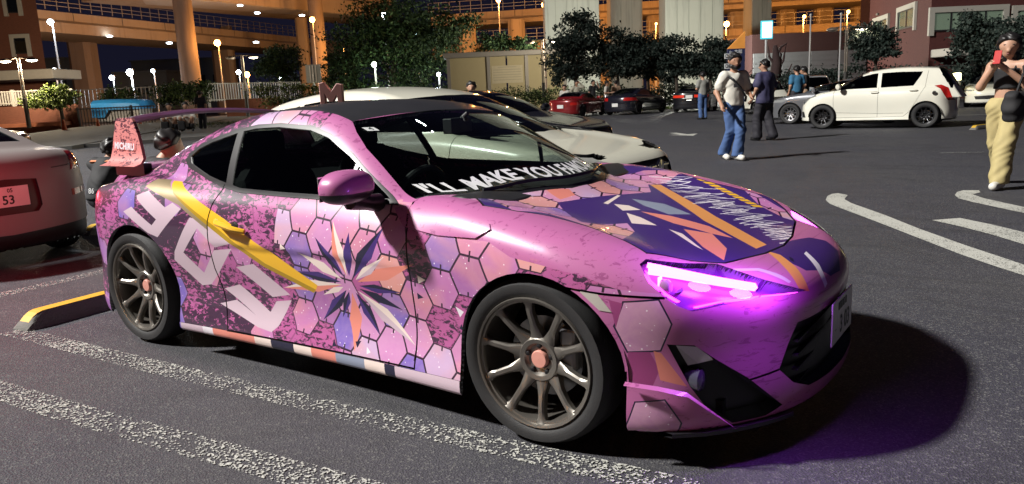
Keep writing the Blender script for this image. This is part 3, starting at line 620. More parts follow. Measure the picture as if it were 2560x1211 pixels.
# left brick building
lv2=54.0; bl=empty('brick_building',C0,YB,'brown brick building with white framed windows at the upper left','building'); ua,ub=U(-260,100,lv2),U(104,100,lv2)
MB().prism([(ua,lv2),(ub,lv2),(U(104,100,lv2+14)-.6,lv2+14),(ua,lv2+14)],0,17).build('wall',BRK2,bl)
window(bl,U(36,100,lv2),U(66,100,lv2),zz(48,134,lv2),zz(48,96,lv2),lv2,1,.26,mat('dark_window_back',(.02,.02,.022),.3)); window(bl,U(19,15,lv2),U(46,15,lv2),zz(30,32,lv2),zz(30,-10,lv2),lv2,1,.26,mat('dark_window_back',(.02,.02,.022),.3))
MB().box((U(30,190,lv2-2),lv2-1.6,zz(50,190,lv2-2)),(U(143,190,lv2-2)-U(-120,190,lv2-2),3.4,.62)).build('entrance_canopy',STN,bl,bevel=.06)
# walls and fences on the left
wv=46.0; u0,u1=U(-120,280,wv),U(200,280,wv); lw=empty('low_wall',C0,YB,'low orange brown brick wall under the white picket fence at left','wall'); MB().box(((u0+u1)/2,wv,zz(100,264,wv)/2),(u1-u0,.3,zz(100,264,wv))).build('wall',BRK2,lw); MB().box(((u0+u1)/2,wv-.5,.55+.14),(u1-u0-1,.7,.22)).build('plinth',mat('terracotta_edge',(.30,.10,.05),.8),lw)
WHF=mat('white_fence_paint',(.55,.53,.48),.6)
def picket(label,pa,pb,v0,v1,ytop,ybot,step,m,post=2.2,w=.035):
    f=empty('fence',C0,YB,label,'fence'); a=Vector(uv(pa,v0)); b=Vector(uv(pb,v1)); L=(b-a).length; d=(b-a)/L; ang=math.atan2(d.y,d.x); z1=zz((pa+pb)/2,ytop,(v0+v1)/2); z0=zz((pa+pb)/2,ybot,(v0+v1)/2); c=(a+b)/2; mb=MB(); q=0
    while q<L: p=a+d*q; mb.box((p.x,p.y,(z0+z1)/2),(w,w,z1-z0),ang); q+=step
    o=mb.build('pickets',m,f); o['kind']='stuff'
    for zq in(z1-.05,z0+.1): MB().box((c.x,c.y-.04,zq),(L,.05,.07),ang).build('rail',m,f)
    q=0
    while q<=L: p=a+d*q; MB().box((p.x,p.y,(z0+z1)/2-.2),(w*2.6,w*2.6,z1-z0+.5),ang).build('post',m,f); q+=post
    return f
picket('white picket fence on top of the low left wall',-60,192,46,46,226,262,.16,WHF,2.4,.06)
picket('white metal fence right of the second twin lamp',528,760,56,62,206,250,.2,WHF,3,.06); picket('grey mesh fence behind the bushes and the blue tarpaulin',190,530,58,58,217,262,.3,mat('grey_fence_paint',(.22,.23,.23),.6),4,.05)
picket('black railing in front of the parked cars and tarpaulin',198,392,44,44,267,318,.17,mat('black_fence_paint',(.012,.012,.013),.5),3,.035)
MB_=empty('low_wall',C0,YB,'short orange brick wall below the white metal fence','wall'); u0,u1=U(566,255,54),U(700,255,54); MB().box(((u0+u1)/2,54,zz(620,247,54)/2),(u1-u0,.3,zz(620,247,54))).build('wall',BRK2,MB_)
# far pale blocks behind the viaduct
for (pa,pb,pt,v,lab) in((285,415,182,150,'low pale far building with lit eaves behind the lamps'),(110,165,148,160,'far dim building beside the left brick block'),(330,560,150,200,'long far building in the dark beyond the viaduct columns')):
    g=empty('far_building',C0,YB,lab,'building'); u0,u1=U(pa,180,v),U(pb,180,v); H=zz((pa+pb)/2,pt,v); MB().box(((u0+u1)/2,v+6,H/2),(u1-u0,12,H)).build('wall',mat('far_wall',(.16,.2,.22),.8),g); MB().box(((u0+u1)/2,v+5.7,H+.15),(u1-u0+.6,12.6,.3)).build('roof_edge',mat('far_wall',(.16,.2,.22),.8),g)
    k=6
    for i in range(k): MB().box((u0+(u1-u0)*(i+.5)/k,v-.05,H*.6),((u1-u0)/k*.5,.1,H*.2)).build('window',mat('far_window',(.02,.03,.035),.3),g)
# ------------------------------------------------------------------ trees and hedges
tree('tall dark spreading tree standing left of the beige shelter',985,245,60,[(1010,40,105,70),(905,85,80,55),(1075,110,85,70),(960,165,105,55),(880,185,65,45),(1050,180,80,45),(1110,60,70,45),(1000,110,110,60)],9500,.42,LF,.26)
tree('small tree standing left of the grey square sign',702,262,64,[(700,140,42,32),(690,185,45,35),(725,175,34,38),(675,160,25,25)],2600,.36,LF,.14)
tree('leaning shrub tree left of the tall tree',845,250,63,[(835,160,28,22),(862,185,38,35),(830,190,22,18)],1300,.34,LF,.1)
tree('bushy bright green tree in front of the left brick wall',160,334,44.3,[(130,246,48,26),(158,238,32,20),(105,258,28,18)],2200,.26,LFL,.13)
tree('pointed dark tree at the left end of the hedge trees',1440,262,44,[(1440,95,58,50),(1420,150,55,45),(1470,140,52,50),(1400,185,30,28),(1450,60,36,26)],4200,.30,LFB,.13)
tree('dark tree behind the dark coupe',1545,268,44,[(1545,120,52,42),(1530,165,45,32),(1570,160,42,35)],2800,.30,LFB,.11)
tree('dark tree right of the one behind the dark coupe',1620,268,45,[(1620,130,48,38),(1615,172,38,28)],2300,.30,LFB,.11)
tree('dark tree behind the boxy black sedan',1690,268,44,[(1690,132,50,40),(1680,172,40,30),(1715,165,35,32)],2600,.30,LFB,.11)
tree('dark tree beside the signboard',1775,268,44,[(1770,132,50,42),(1790,165,36,36),(1750,170,34,30)],2600,.30,LFB,.11)
tree('round dark tree in front of the low shutter building',2186,235,40,[(2180,95,50,36),(2205,120,38,32),(2155,120,30,28),(2195,140,36,20)],2600,.28,LFB,.10)
tree('dark tree in front of the right brick building windows',2455,230,34,[(2445,70,55,40),(2420,110,36,34),(2480,115,46,36),(2440,135,34,22)],3000,.27,LFB,.12)
tree('dark tree cut off at the upper right corner',2560,230,32,[(2550,85,55,40),(2570,130,50,35)],2200,.27,LFB,.12)
bt=empty('bare_tree',Vector((*at(1938,225,42).xy,0)),YB,'twisted bare dark tree trunk under the lit blue sign','tree'); k=42/CAMF
MB().tube([(0,0,-.1),(-.1,0,1.2),(.05,.05,2.3),(-.05,0,3.2)],[.34,.28,.26,.1],9).build('trunk',mat('dark_red_bark',(.045,.025,.025),.9,bump=.9,scale=7),bt,smooth=True)
for pts in([(0,0,1.8),(.4,0,2.4),(.55,0,3.3)],[(0,0,2.1),(-.35,0,2.6),(-.4,.1,3.2)],[(.05,0,1.2),(.6,0,1.6),(.9,.1,2.2)],[(0,0,2.6),(.25,0,3.1),(.6,0,3.3)],[(-.1,0,1.4),(-.5,0,1.9),(-.55,0,2.4)]): MB().tube(pts,[.10,.07,.025],6).build('limb',mat('dark_red_bark',(.045,.025,.025),.9,bump=.9,scale=7),bt,smooth=True)
hedge('dark bushes under the fence left of the lamp',(255,262),(345,262),52,52,42,900,.3,LF); hedge('dark bushes in front of the grey mesh fence',(395,265),(530,262),52,52,48,1500,.3,LF)
hedge('clipped hedge below the tall tree behind the estate car roof',(655,262),(820,262),48,50,48,1700,.24,LFL); hedge('dark hedge row behind the tall tree',(820,250),(1130,250),56,56,36,1800,.3,LF)
hedge('low dark hedge in front of the beige shelter',(1240,262),(1420,262),47,46,38,1900,.2,LF); hedge('dark undergrowth below the hedge trees',(1420,268),(1810,260),48,48,46,2600,.3,LFB,1.6); hedge('dark hedge in front of the low shutter building',(1820,240),(2240,228),43,40,52,3000,.26,LFB); hedge('dark hedge in front of the right brick building',(2240,228),(2420,222),38,36,50,1800,.24,LFB)
hedge('flowering low planting behind the far row of cars',(1500,278),(1800,272),45,45,18,1300,.16,[LFL[0],LFL[1],mat('pale_blossom',(.35,.30,.32),.7)],.6,'plants'); hedge('dark bushes above the shelter roof',(1190,130),(1330,128),64,64,46,1300,.4,LF)
# ------------------------------------------------------------------ signs and poles
def pole(label,px,pt,v,name='flagpole',r=.05,cat='pole'):
    p=at(px,pt,v); t=empty(name,Vector((p.x,p.y,0)),YB,label,cat); MB().tube([(0,0,0),(0,0,p.z*.5),(0,0,p.z)],[r,r*.9,r*.7],8).build('shaft',POLW,t,smooth=True); MB().lathe([(.001,.09),(.06,.04),(.06,-.02),(.001,-.05)],10,'z',(0,0,p.z)).build('finial',POLW,t,smooth=True); return t
pole('flagpole standing left of the twin headed lamp',2027,38,41); pole('flagpole standing right beside the twin headed lamp',2103,36,39)
p=at(1917,75,33); sg=empty('lit_sign',Vector((p.x,p.y,0)),YB,'glowing white sign panel with cyan edge on a pole','sign'); H=p.z
MB().tube([(0,.06,0),(0,.06,H-.35)],.05,10).build('pole',POLW,sg,smooth=True); MB().box((0,.02,H),(.50,.10,.74)).build('case',mat('sign_case_teal',(.05,.25,.3),.4,em=(.1,.75,.9),es=.8),sg,bevel=.02); MB().box((0,-.04,H),(.40,.02,.62)).build('panel',emit('sign_panel',(.85,.97,1),2.6),sg)
for q in range(4): MB().box((-.02,-.055,H+.2-.13*q),(.26-.05*(q%2),.004,.04)).build('sign_mark',emit('sign_panel_mark',(.55,.85,.95),1.2),sg)
p=at(1841,130,26); ib=empty('sign_board',Vector((p.x,p.y,0)),YB,'tall dark blue sign board with white arrow and pictogram tiles','sign'); kk=26/CAMF
def sq(px0,py0,px1,py1,dy,m,name,par=ib,tx=1841,v=26):
    a=at(px0,py0,v)-Vector((p.x,p.y,0)); b=at(px1,py1,v)-Vector((p.x,p.y,0)); return MB().box(((a.dot(RH)+b.dot(RH))/2,dy,(a.z+b.z)/2),(abs(b.dot(RH)-a.dot(RH)),.02,abs(a.z-b.z))).build(name,m,par)
zt_=zz(1841,122,26); w_=42*kk/2
MB().box((0,.06,zt_/2),(2*w_,.12,zt_)).build('board',mat('sign_navy',(.012,.018,.06),.5),ib)
MB().add([(-w_,0,zt_),(w_,0,zt_),(w_,0,zz(1850,79,26)),(-w_,.12,zt_),(w_,.12,zt_),(w_,.12,zz(1850,79,26))],[(0,1,2),(5,4,3),(0,2,5,3),(1,4,5,2)]).build('orange_top',mat('sign_orange',(.55,.22,.04),.5,var=.35,scale=3,em=(1,.45,.1),es=.12),ib)
text_obj('arrow','← 本館',.14,mat('sign_white',(.6,.62,.62),.5),ib,Matrix.Translation((-.03,-.012,zz(1841,130,26)))@Matrix.Rotation(R(90),4,'X'))
SGW=mat('sign_white',(.6,.62,.62),.5); SGB=mat('sign_black',(.015,.015,.02),.5)
for r_,(y0,y1) in enumerate(((135,146),(160,171),(178,192))):
    sq(1811,y0,1846,y1,-.012,SGW,'tile_row')
    for q in range(4 if r_<2 else 1): sq(1813+q*8.4,y0+1.5,1819.5+q*8.4,y1-1.5,-.024,SGB,'tile'); sq(1815+q*8.4,y0+3.5,1817.3+q*8.4,y1-3,-.036,SGW,'pictogram')
p=at(783,185,54); gs_=empty('square_sign',Vector((p.x,p.y,.5)),YB,'grey square sign seen from behind beside the tall round column','sign'); MB().tube([(0,0,0),(0,0,p.z-.5)],.06,8).build('pole',POLW,gs_,smooth=True); MB().box((0,.05,p.z-.5),(36*54/CAMF,.05,44*54/CAMF)).build('plate',mat('sign_back',(.25,.27,.28),.6,.2),gs_); 
for s in(-.2,0,.2): MB().box((s,0,p.z-.5),(.07,.05,1.1)).build('stiffener',POLW,gs_)
bo=at(2393,190,30); bd=empty('bollard_lamp',Vector((bo.x,bo.y,0)),YB,'short bollard with a glowing yellow lamp right of the hatchback','bollard'); MB().lathe([(.13,0),(.13,bo.z-.2),(.15,bo.z-.18)],14).build('post',POLW,bd,smooth=True); MB().lathe([(.001,bo.z+.12),(.13,bo.z+.1),(.14,bo.z-.16),(.001,bo.z-.17)],14).build('lamp',emit('bollard_glow',(1,.9,.45),7),bd,smooth=True); plight(bd,(0,-.3,bo.z+.2),18,(1,.85,.4))
# traffic cones, tarpaulin
def cone(px,py,v,label):
    p=at(px,py,v); t=empty('traffic_cone',p,YB,label,'cone','orange traffic cones'); o=mat('cone_orange',(.5,.10,.02),.6); MB().box((0,0,.02),(.4,.4,.04)).build('base',o,t,bevel=.01); MB().lathe([(.15,.04),(.04,.7),(.001,.7)],14).build('cone',o,t,smooth=True); MB().lathe([(.105,.30),(.078,.45)],14).build('stripe',mat('cone_white',(.5,.5,.5),.5),t,smooth=True)
cone(248,333,40,'orange cone standing left of the wing end plate'); cone(353,330,41,'orange cone standing right of the wing end plate'); cone(163,336,37,'orange cone at the foot of the bright green tree')
tp=empty('covered_truck',C0,YB,'vehicle under a bright blue tarpaulin behind the black railing','vehicle'); u0,u1=U(246,260,50),U(366,260,50); z1=zz(290,250,50); L=u1-u0; TAR=mat('blue_tarpaulin',(.03,.30,.75),.45,var=.25,scale=4,bump=.4)
n=9; V=[];F=[]
for i in range(n):
    t=i/(n-1); u=u0+L*t; top=z1+.02*math.sin(9*t)-(.5*max(0,t-.55)**1.5); lowz=.9 if t<.28 else 1.35
    for (v,z) in((49.0,lowz),(49.0,top-.2),(49.3,top),(50.8,top+.05),(51.2,top-.25),(51.2,lowz)): V.append((u,v+.05*math.sin(7*t+z),z))
for i in range(n-1):
    for k in range(5): F.append((6*i+k,6*i+k+1,6*i+7+k,6*i+6+k))
F+=[(0,1,2,3,4,5),tuple(range(6*n-6,6*n))[::-1]]
MB().add(V,F).build('tarpaulin',TAR,tp,smooth=True); MB().prism([(u0+.2,49.2),(u1-.1,49.2),(u1-.1,51),(u0+.2,51)],.6,1.5).build('vehicle_body',mat('pale_van_body',(.35,.36,.38),.4),tp,bevel=.1)
for s in(.3,.8): MB().lathe([(.30,-.1),(.30,.1),(.001,.1)],16,'y',(u0+L*s,49.25,.85)).build('wheel',mat('car_tyre',(.015,.015,.016),.65),tp,smooth=True)

# ------------------------------------------------------------------ the rest of the car park behind the camera; lamps added there for reflections
bv=empty('viaduct',(0,0,0),0,'viaduct behind the photographer, mirrored in the side windows','viaduct'); MB().box((-10,-62,11.2),(190,9,2.6)).build('deck_girder',CONC,bv)
for x in(-70,-40,-10,20,50): MB().lathe([(1.3,0),(1.2,10)],16,'z',(x,-62,0)).build('column',CONC,bv,smooth=True)
for x,y,w in((-30,-50,'left'),(14,-48,'right')):
    t=empty('flood_lamp',(x,y,0),0,'added sodium lamp under the viaduct behind the photographer, on the '+w,'street lamp','lamps added behind the photographer'); MB().tube([(0,0,0),(0,0,6)],.08,8).build('pole',POLW,t,smooth=True); MB().lathe([(.001,.3),(.3,.1),(.3,-.1),(.001,-.3)],12,'z',(0,0,6)).build('bulb',emit('rear_sodium',SODIUM,40),t,smooth=True); plight(t,(0,-.6,6),5000,SODIUM,.3)
for i,(x,y,w) in enumerate(((-12,-16,'nearest'),(3,-20,'middle'),(17,-14,'right hand'))):
    t=empty('twin_lamp',(x,y,0),.3*i,w+' twin headed lamp post added behind the photographer','street lamp','lamps added behind the photographer'); MB().tube([(0,0,0),(0,0,5.2)],.07,10).build('pole',POLE,t,smooth=True)
    for s_ in(-1,1): MB().lathe([(.05,.1),(.3,0),(.3,-.04),(.001,-.04)],16,'z',(s_*.7,0,5.2)).build('lamp_head',POLE,t,smooth=True); MB().lathe([(.27,-.041),(.2,-.1),(.001,-.12)],16,'z',(s_*.7,0,5.2)).build('diffuser',emit('lamp_diffuser_lit',(1,.85,.62),14),t,smooth=True)
mast=empty('light_mast',(KEY.x-2.5,KEY.y-2,0),0,'tall flood light mast off to the left of the car park','street lamp'); MB().tube([(0,0,0),(0,0,16),(0,0,32.7)],[.35,.25,.16],12).build('mast',POLW,mast,smooth=True); MB().lathe([(.9,32.6),(1.0,32.75),(.2,32.95)],16).build('lamp_ring',POLE,mast,smooth=True)
# ------------------------------------------------------------------ the other cars
def paint(name,col,metal=.0,rough=.28,coat=.8,cr=.06):
    if name in MATS:return MATS[name]
    t=NT(name); n=t.noise(t.obj(),1.5,3); f=t.noise(t.obj(),900,1)
    c=t.mix(n,tuple(x*.92 for x in col),tuple(min(1,x*1.05) for x in col)); c=t.mix(t.m('MULTIPLY',f,.12),c,tuple(min(1,x*1.5+.01) for x in col))
    MATS[name]=t.set(col=c,metal=metal,rough=rough,coat=coat,croug=cr); return t.mat
def gen(front,rear,hw,ct,pr,axles,belt=.9,gin=.10,lean=(.40,.35),kf=.35,kr=-.2,bot=.17,**kw):
    z=belt/.86
    d=dict(axles=axles,bot=bot,belt=belt,lean=lean,
     wp=[(rear-.1,hw-.09),(rear+.45,hw-.02),(axles[0],hw),(0,hw-.02),(axles[1],hw),(front-.45,hw-.02),(front+.1,hw-.09)],
     so=[(.08,.03),(.16,.0),(.26*z,.02),(.40*z,.022),(.62*z,.0),(.72*z,.008),(.80*z,.03),(.88*z,.075),(1.0*z,.16),(1.3*z,.5)],
     ct=ct,crn=[(rear-.2,-.03),(rear+.5,.0),(0,-.01),(axles[1],.02),(front,.0)],
     xf=[(0,front),(.25,front-.012),(.45,front-.06),(.60,front-.14),(.72,front-.25),(.82,front-.42),(.92,front-.75)],
     fz=[(.08,-.06),(.18,-.01),(.3,.0),(.5*z,-.005),(.62*z,-.04),(.74*z,-.13),(.86*z,-.3)],
     xr=[(0,rear),(.3,rear+.015),(.5,rear+.06),(.66,rear+.14),(.76,rear+.24),(.84,rear+.38),(.93,rear+.7)],
     rz=[(.1,.06),(.22,.0),(.5*z,-.0),(.75*z,.02),(.95*z,.07),(1.2*z,.15)],
     pr=pr,gb=[(front,hw-gin-.09),(.6,hw-gin-.02),(0,hw-gin),(-.6,hw-gin-.01),(rear+.3,hw-gin-.09),(rear-.2,hw-gin-.18)],
     kk=[(front,kf),(.4,kf*.9),(-.2,0),(-1.0,kr*.6),(rear,kr)],hz=belt-.25)
    d.update(kw); return d
RUB=mat('car_tyre',(.015,.015,.016),.65); BLK=mat('car_black_plastic',(.012,.012,.013),.4); DGL=glass('dark_car_glass',(.05,.055,.06)); MGL=glass('car_glass',(.22,.24,.24))
WHL=mat('black_alloy',(.03,.03,.033),.3,.6); SIL=mat('silver_alloy',(.35,.35,.36),.3,.85)
RED=mat('red_lamp_lens',(.35,.012,.01),.15,coat=1); CLR=mat('clear_lamp_lens',(.35,.36,.36),.12,.4,coat=1); PLW=mat('plate_white',(.62,.62,.6),.4); PLK=mat('plate_ink',(.01,.03,.02),.5)
CABIN=mat('cabin_black',(.012,.012,.013),.7); LINER=mat('wheel_arch_liner',(.006,.006,.007),.8)  # near black cabin fittings and arch liners
def make_car(name,label,group,d,loc,rz,pm,h=.03,zmax=1.75,side=(),ws=None,rw=None,front=(),rearp=(),doors=(),low=None,wr=.31,rim=.205,wmat=None,gl=None,spokes=8,detail=0,mirrors=None,cuts=(),lower_mat=None,wing=None,roofm=None):
    """side: side glass polygons (x,z); front/rearp: (part,polygon (y,z),material,inset) on nose and tail"""
    f=car_f(d); Lh=max(d['xf'][0][1],-d['xr'][0][1]); T,M=half_soup(f,Lh+.02,h,zmax)
    k=~((T.mean(1)[:,2]<d['bot']+.012)&(np.abs(T[...,2]-T.mean(1)[:,None,2]).max(1)<.006)); T,M=T[k],M[k]
    names={0:('body',pm,0,.02)}; nid=[1]
    def reg(nm,proj,poly,cond,m,inset,fl=0,only=None,sides=None):
        nonlocal T,M
        i=nid[0]; nid[0]+=1; T,M=imprint(T,M,proj,poly,cond,0,i,only); names[i]=(nm,m,inset,fl,sides); return i
    b=d['belt']; gl=gl or DGL
    sid=lambda c:c[:,1]>.4
    if low: reg('sill_trim','S',[(-4,0),(4,0),(4,low),(-4,low)],sid,lower_mat or BLK,0,0,None,1)
    for p in doors:
        T,M=seam(T,M,'S',p,.007 if h<.035 else .012,sid,99)
    nf,nr=d['xf'][0][1],d['xr'][0][1]
    if roofm: reg('roof','T',roofm[1],lambda c:c[:,2]>b+.15,roofm[0],0)
    for nm,p,m,ins in front: reg(nm,'F',p,lambda c:c[:,0]>nf-.75,m,ins,-ins if ins>.01 else 0)
    for nm,p,m,ins in rearp: reg(nm,'F',p,lambda c:c[:,0]<nr+.6,m,ins,-ins if ins>.01 else 0)
    for nm,proj,p,m,ins,cond in cuts: reg(nm,proj,p,cond,m,ins,-ins if ins>.01 else 0)
    if ws: reg('windscreen','T',ws,lambda c:(c[:,2]>b-.06)&(c[:,0]>-.6),gl if gl is not DGL else MGL,.004)
    if rw: reg('rear_window','T',rw,lambda c:(c[:,2]>b-.02)&(c[:,0]<.2),gl,.004)
    for p in side: reg('side_window','S',p,lambda c:(c[:,1]>.35)&(c[:,2]>b-.1),gl,.006,0,None,1)
    for cx in d['axles']: T,M=imprint(T,M,'S',arch(cx,wr-.005,wr*1.13,18),lambda c:c[:,1]>.45,0,99)
    k=M[:,0]!=99; T,M=T[k],M[k]
    A,mA=both(T,M); T=np.concatenate([A,T]); M=np.concatenate([mA,M])
    car=empty(name,loc,rz,label,'car',group)
    for i,v in names.items():
        sel=M[:,0]==i
        if not sel.any(): continue
        sp=(len(v)>4 and v[4]) or v[0] in('headlamp','tail_lamp','reflector','fog_lamp','indicator')
        for s in ((-1,1) if sp else (0,)):
            q=sel&((np.sign(T.mean(1)[:,1])==s) if s else True)
            if q.any(): shell_mesh(v[0],T[q],np.zeros(q.sum(),int),[v[1]],f,v[2],v[3],car,flange_mat=BLK if i==0 else None)
    hw=max(w for _,w in d['wp'])
    for cx in d['axles']:
        for s in(-1,1):
            wheel_parts(car,(cx,s*(hw-.115),wr),wr,rim,.2,s,RUB,wmat or WHL,BLK,spokes,None,detail,ang=.2)
            lb=MB(); V=[];F=[];n=14
            for i in range(n+1):
                a=math.pi*i/n; V+=[(cx-wr*1.15*math.cos(a),s*(hw-.03),wr+wr*1.15*math.sin(a)),(cx-wr*1.15*math.cos(a),s*(hw-.34),wr+wr*1.15*math.sin(a)),(cx,s*(hw-.34),wr)]
            for i in range(n): F+=[(3*i,3*i+3,3*i+4,3*i+1),(3*i+1,3*i+4,3*i+5)]
            lb.add(V,F).build('wheel_housing',LINER,car)
    u=MB(); u.box((0,0,d['bot']+.09),(d['axles'][1]-d['axles'][0]-2.3*wr,2*hw-.2,.1)); u.box(((nf+nr)/2,0,d['bot']+.1),(nf-nr-.7,2*hw-.85,.09)); u.build('floor_pan',LINER,car)
    c=MB(); c.box((.35,0,b-.14),(.5,1.2,.22)); c.build('dashboard',CABIN,car,bevel=.03)
    for s in(-1,1):
        st=MB(); st.box((-.45,s*.36,b-.15),(.14,.46,.55)); st.box((-.50,s*.36,b+.20),(.10,.24,.14)); st.build('seat',CABIN,car,bevel=.04)
    if mirrors:
        x,y,z=mirrors
        for s in(-1,1):
            q=MB(); q.lathe([(.001,-.09),(.05,-.085),(.075,-.04),(.08,.03),(.06,.075),(.001,.08)],12,'y',(0,0,0)); o=q.build('door_mirror',pm,car,smooth=True); o.location=(x,s*(y+.03),z); o.scale=(.85,1.25,.95)
            MB().tube([(x-.01,s*(y-.16),z-.05),(x,s*(y-.02),z-.03)],.025,6).build('mirror_arm',BLK,car)
    return car
def plate(car,x,z,txt,back=False,small='',y=0):
    pl=empty('number_plate',(x,y,z),R(180) if back else 0); pl.parent=car
    MB().box((0,0,0),(.008,.33,.165)).build('plate',PLW,pl)
    X=Matrix(((0,0,1,.0055),(1,0,0,0),(0,1,0,0),(0,0,0,1)))
    if txt: text_obj('plate_number',txt,.10,PLK,pl,X@Matrix.Translation((.0,-.028,0)),bold=.002)
    if small: text_obj('plate_number',small,.045,PLK,pl,X@Matrix.Translation((.02,.05,0)),bold=.001)
    return pl
# white estate in the next bay
WHT=paint('white_paint',(.68,.67,.58),.0,.3); PEARL=paint('pearl_white_paint',(.60,.59,.50),.0,.3)
d=gen(2.22,-2.20,.885,[(2.3,.60),(2.15,.70),(1.9,.78),(1.5,.85),(1.1,.91),(.7,.96),(0,.97),(-1.5,1.0),(-2.2,1.0)],[(1.6,.75),(1.2,.92),(.8,1.08),(.4,1.22),(.1,1.305),(-.3,1.365),(-.8,1.38),(-1.3,1.34),(-1.7,1.27),(-2.0,1.15),(-2.2,1.0),(-2.4,.8)],(-1.32,1.33),.93,lean=(.36,.3))
wag=make_car('estate_car','pale cream white estate car parked just behind the wrapped coupe',None,d,(-2.0,2.62,0),R(0),PEARL,.03,1.6,
 side=[[(.78,.98),(.35,1.15),(.05,1.225),(-.30,1.262),(-.34,.985)],[(-.40,.985),(-.37,1.265),(-.9,1.27),(-1.15,1.245),(-1.12,1.0)],[(-1.18,1.0),(-1.21,1.235),(-1.45,1.18),(-1.65,1.08),(-1.6,1.04)]],
 ws=[(1.18,-.05),(1.12,.3),(.95,.60),(.80,.73),(.5,.72),(.10,.62),(.18,.3),(.22,-.05)],rw=[(-1.85,-.05),(-1.80,.5),(-2.1,.55),(-2.2,-.05)],
 cuts=[('headlamp','S',[(1.62,.795),(1.72,.805),(1.95,.765),(2.10,.70),(2.06,.655),(1.85,.70)],mat('wagon_lamp',(.62,.62,.58),.12,.5,coat=1,var=.5,scale=14),-.002,lambda c:(c[:,1]>.45)&(c[:,0]>1.4))],front=[('grille',[(-.05,.50),(.40,.50),(.46,.66),(.42,.70),(-.05,.70)],mat('grille_black',(.01,.01,.012),.35),.02),('lower_intake',[(-.05,.24),(.55,.24),(.6,.36),(-.05,.36)],BLK,.02)],
 doors=[[(.82,.95),(.80,.6),(.70,.28),(-.36,.26),(-.38,.98)],[(-.38,.98),(-.36,.26),(-1.0,.28)],[(2.0,.75),(1.6,.86),(1.0,.93),(.86,.95)]],low=.24,gl=MGL,detail=1,wr=.32,rim=.22)
MB().box((2.235,0,.66),(.02,.34,.025)).build('grille_bar',mat('chrome',(.6,.6,.6),.12,1),wag,bevel=.008)
MB().lathe([(.001,.012),(.05,.008),(.055,-.01)],20,'x',(2.245,0,.655)).build('grille_badge',mat('chrome',(.6,.6,.6),.12,1),wag,smooth=True)
plate(wag,2.25,.43,'')
# sedan shape, reused
def sedan(front=2.3,rear=-2.3,h=1.38,belt=.93):
    return gen(front,rear,.885,[(front+.1,.58),(front-.1,.68),(front-.4,.76),(1.4,.84),(1.0,.91),(.6,.95),(0,.96),(-1.2,.99),(-1.6,1.0),(rear+.2,.99),(rear-.1,.95)],[(1.5,.76),(1.1,.94),(.7,1.12),(.35,h-.12),(0,h-.04),(-.4,h),(-.8,h-.02),(-1.1,h-.1),(-1.5,1.12),(-1.8,.98),(-2.1,.8)],(-1.36,1.36),belt)
SED_SIDE=[[(.74,.97),(.3,1.19),(.0,1.275),(-.25,1.305),(-.3,.975)],[(-.38,.975),(-.33,1.305),(-.75,1.285),(-1.05,1.2),(-1.2,1.05),(-1.15,.99)]]
SED_WS=[(1.08,-.05),(1.02,.3),(.88,.58),(.74,.71),(.42,.70),(.05,.60),(.12,.3),(.15,-.05)]
SED_RW=[(-.98,-.05),(-.96,.3),(-.93,.56),(-1.45,.60),(-1.62,.4),(-1.66,-.05)]
FR=[('headlamp',[(.46,.62),(.86,.66),(.9,.75),(.5,.71)],CLR,.01),('grille',[(-.05,.42),(.36,.42),(.40,.66),(-.05,.68)],mat('grille_black',(.01,.01,.012),.35),.02)]
RE=[('tail_lamp',[(.42,.70),(.88,.70),(.90,.84),(.44,.85)],RED,.004)]
c2=make_car('sedan','white roofed car glimpsed between the estate and the black sedan',None,sedan(h=1.42),(-4.9,5.3,0),R(1),WHT,.03,1.6,SED_SIDE,SED_WS,SED_RW,FR,RE,low=.22)
dk_=paint('black_paint',(.010,.010,.013),.1,.22)
c3=make_car('sedan','black sedan parked nose out beyond the white estate car',None,sedan(h=1.36),(-5.45,8.05,0),R(2),dk_,.03,1.6,SED_SIDE,SED_WS,SED_RW,FR,RE,low=.22,mirrors=(.66,.92,1.0))
plate(c3,2.32,.47,'')
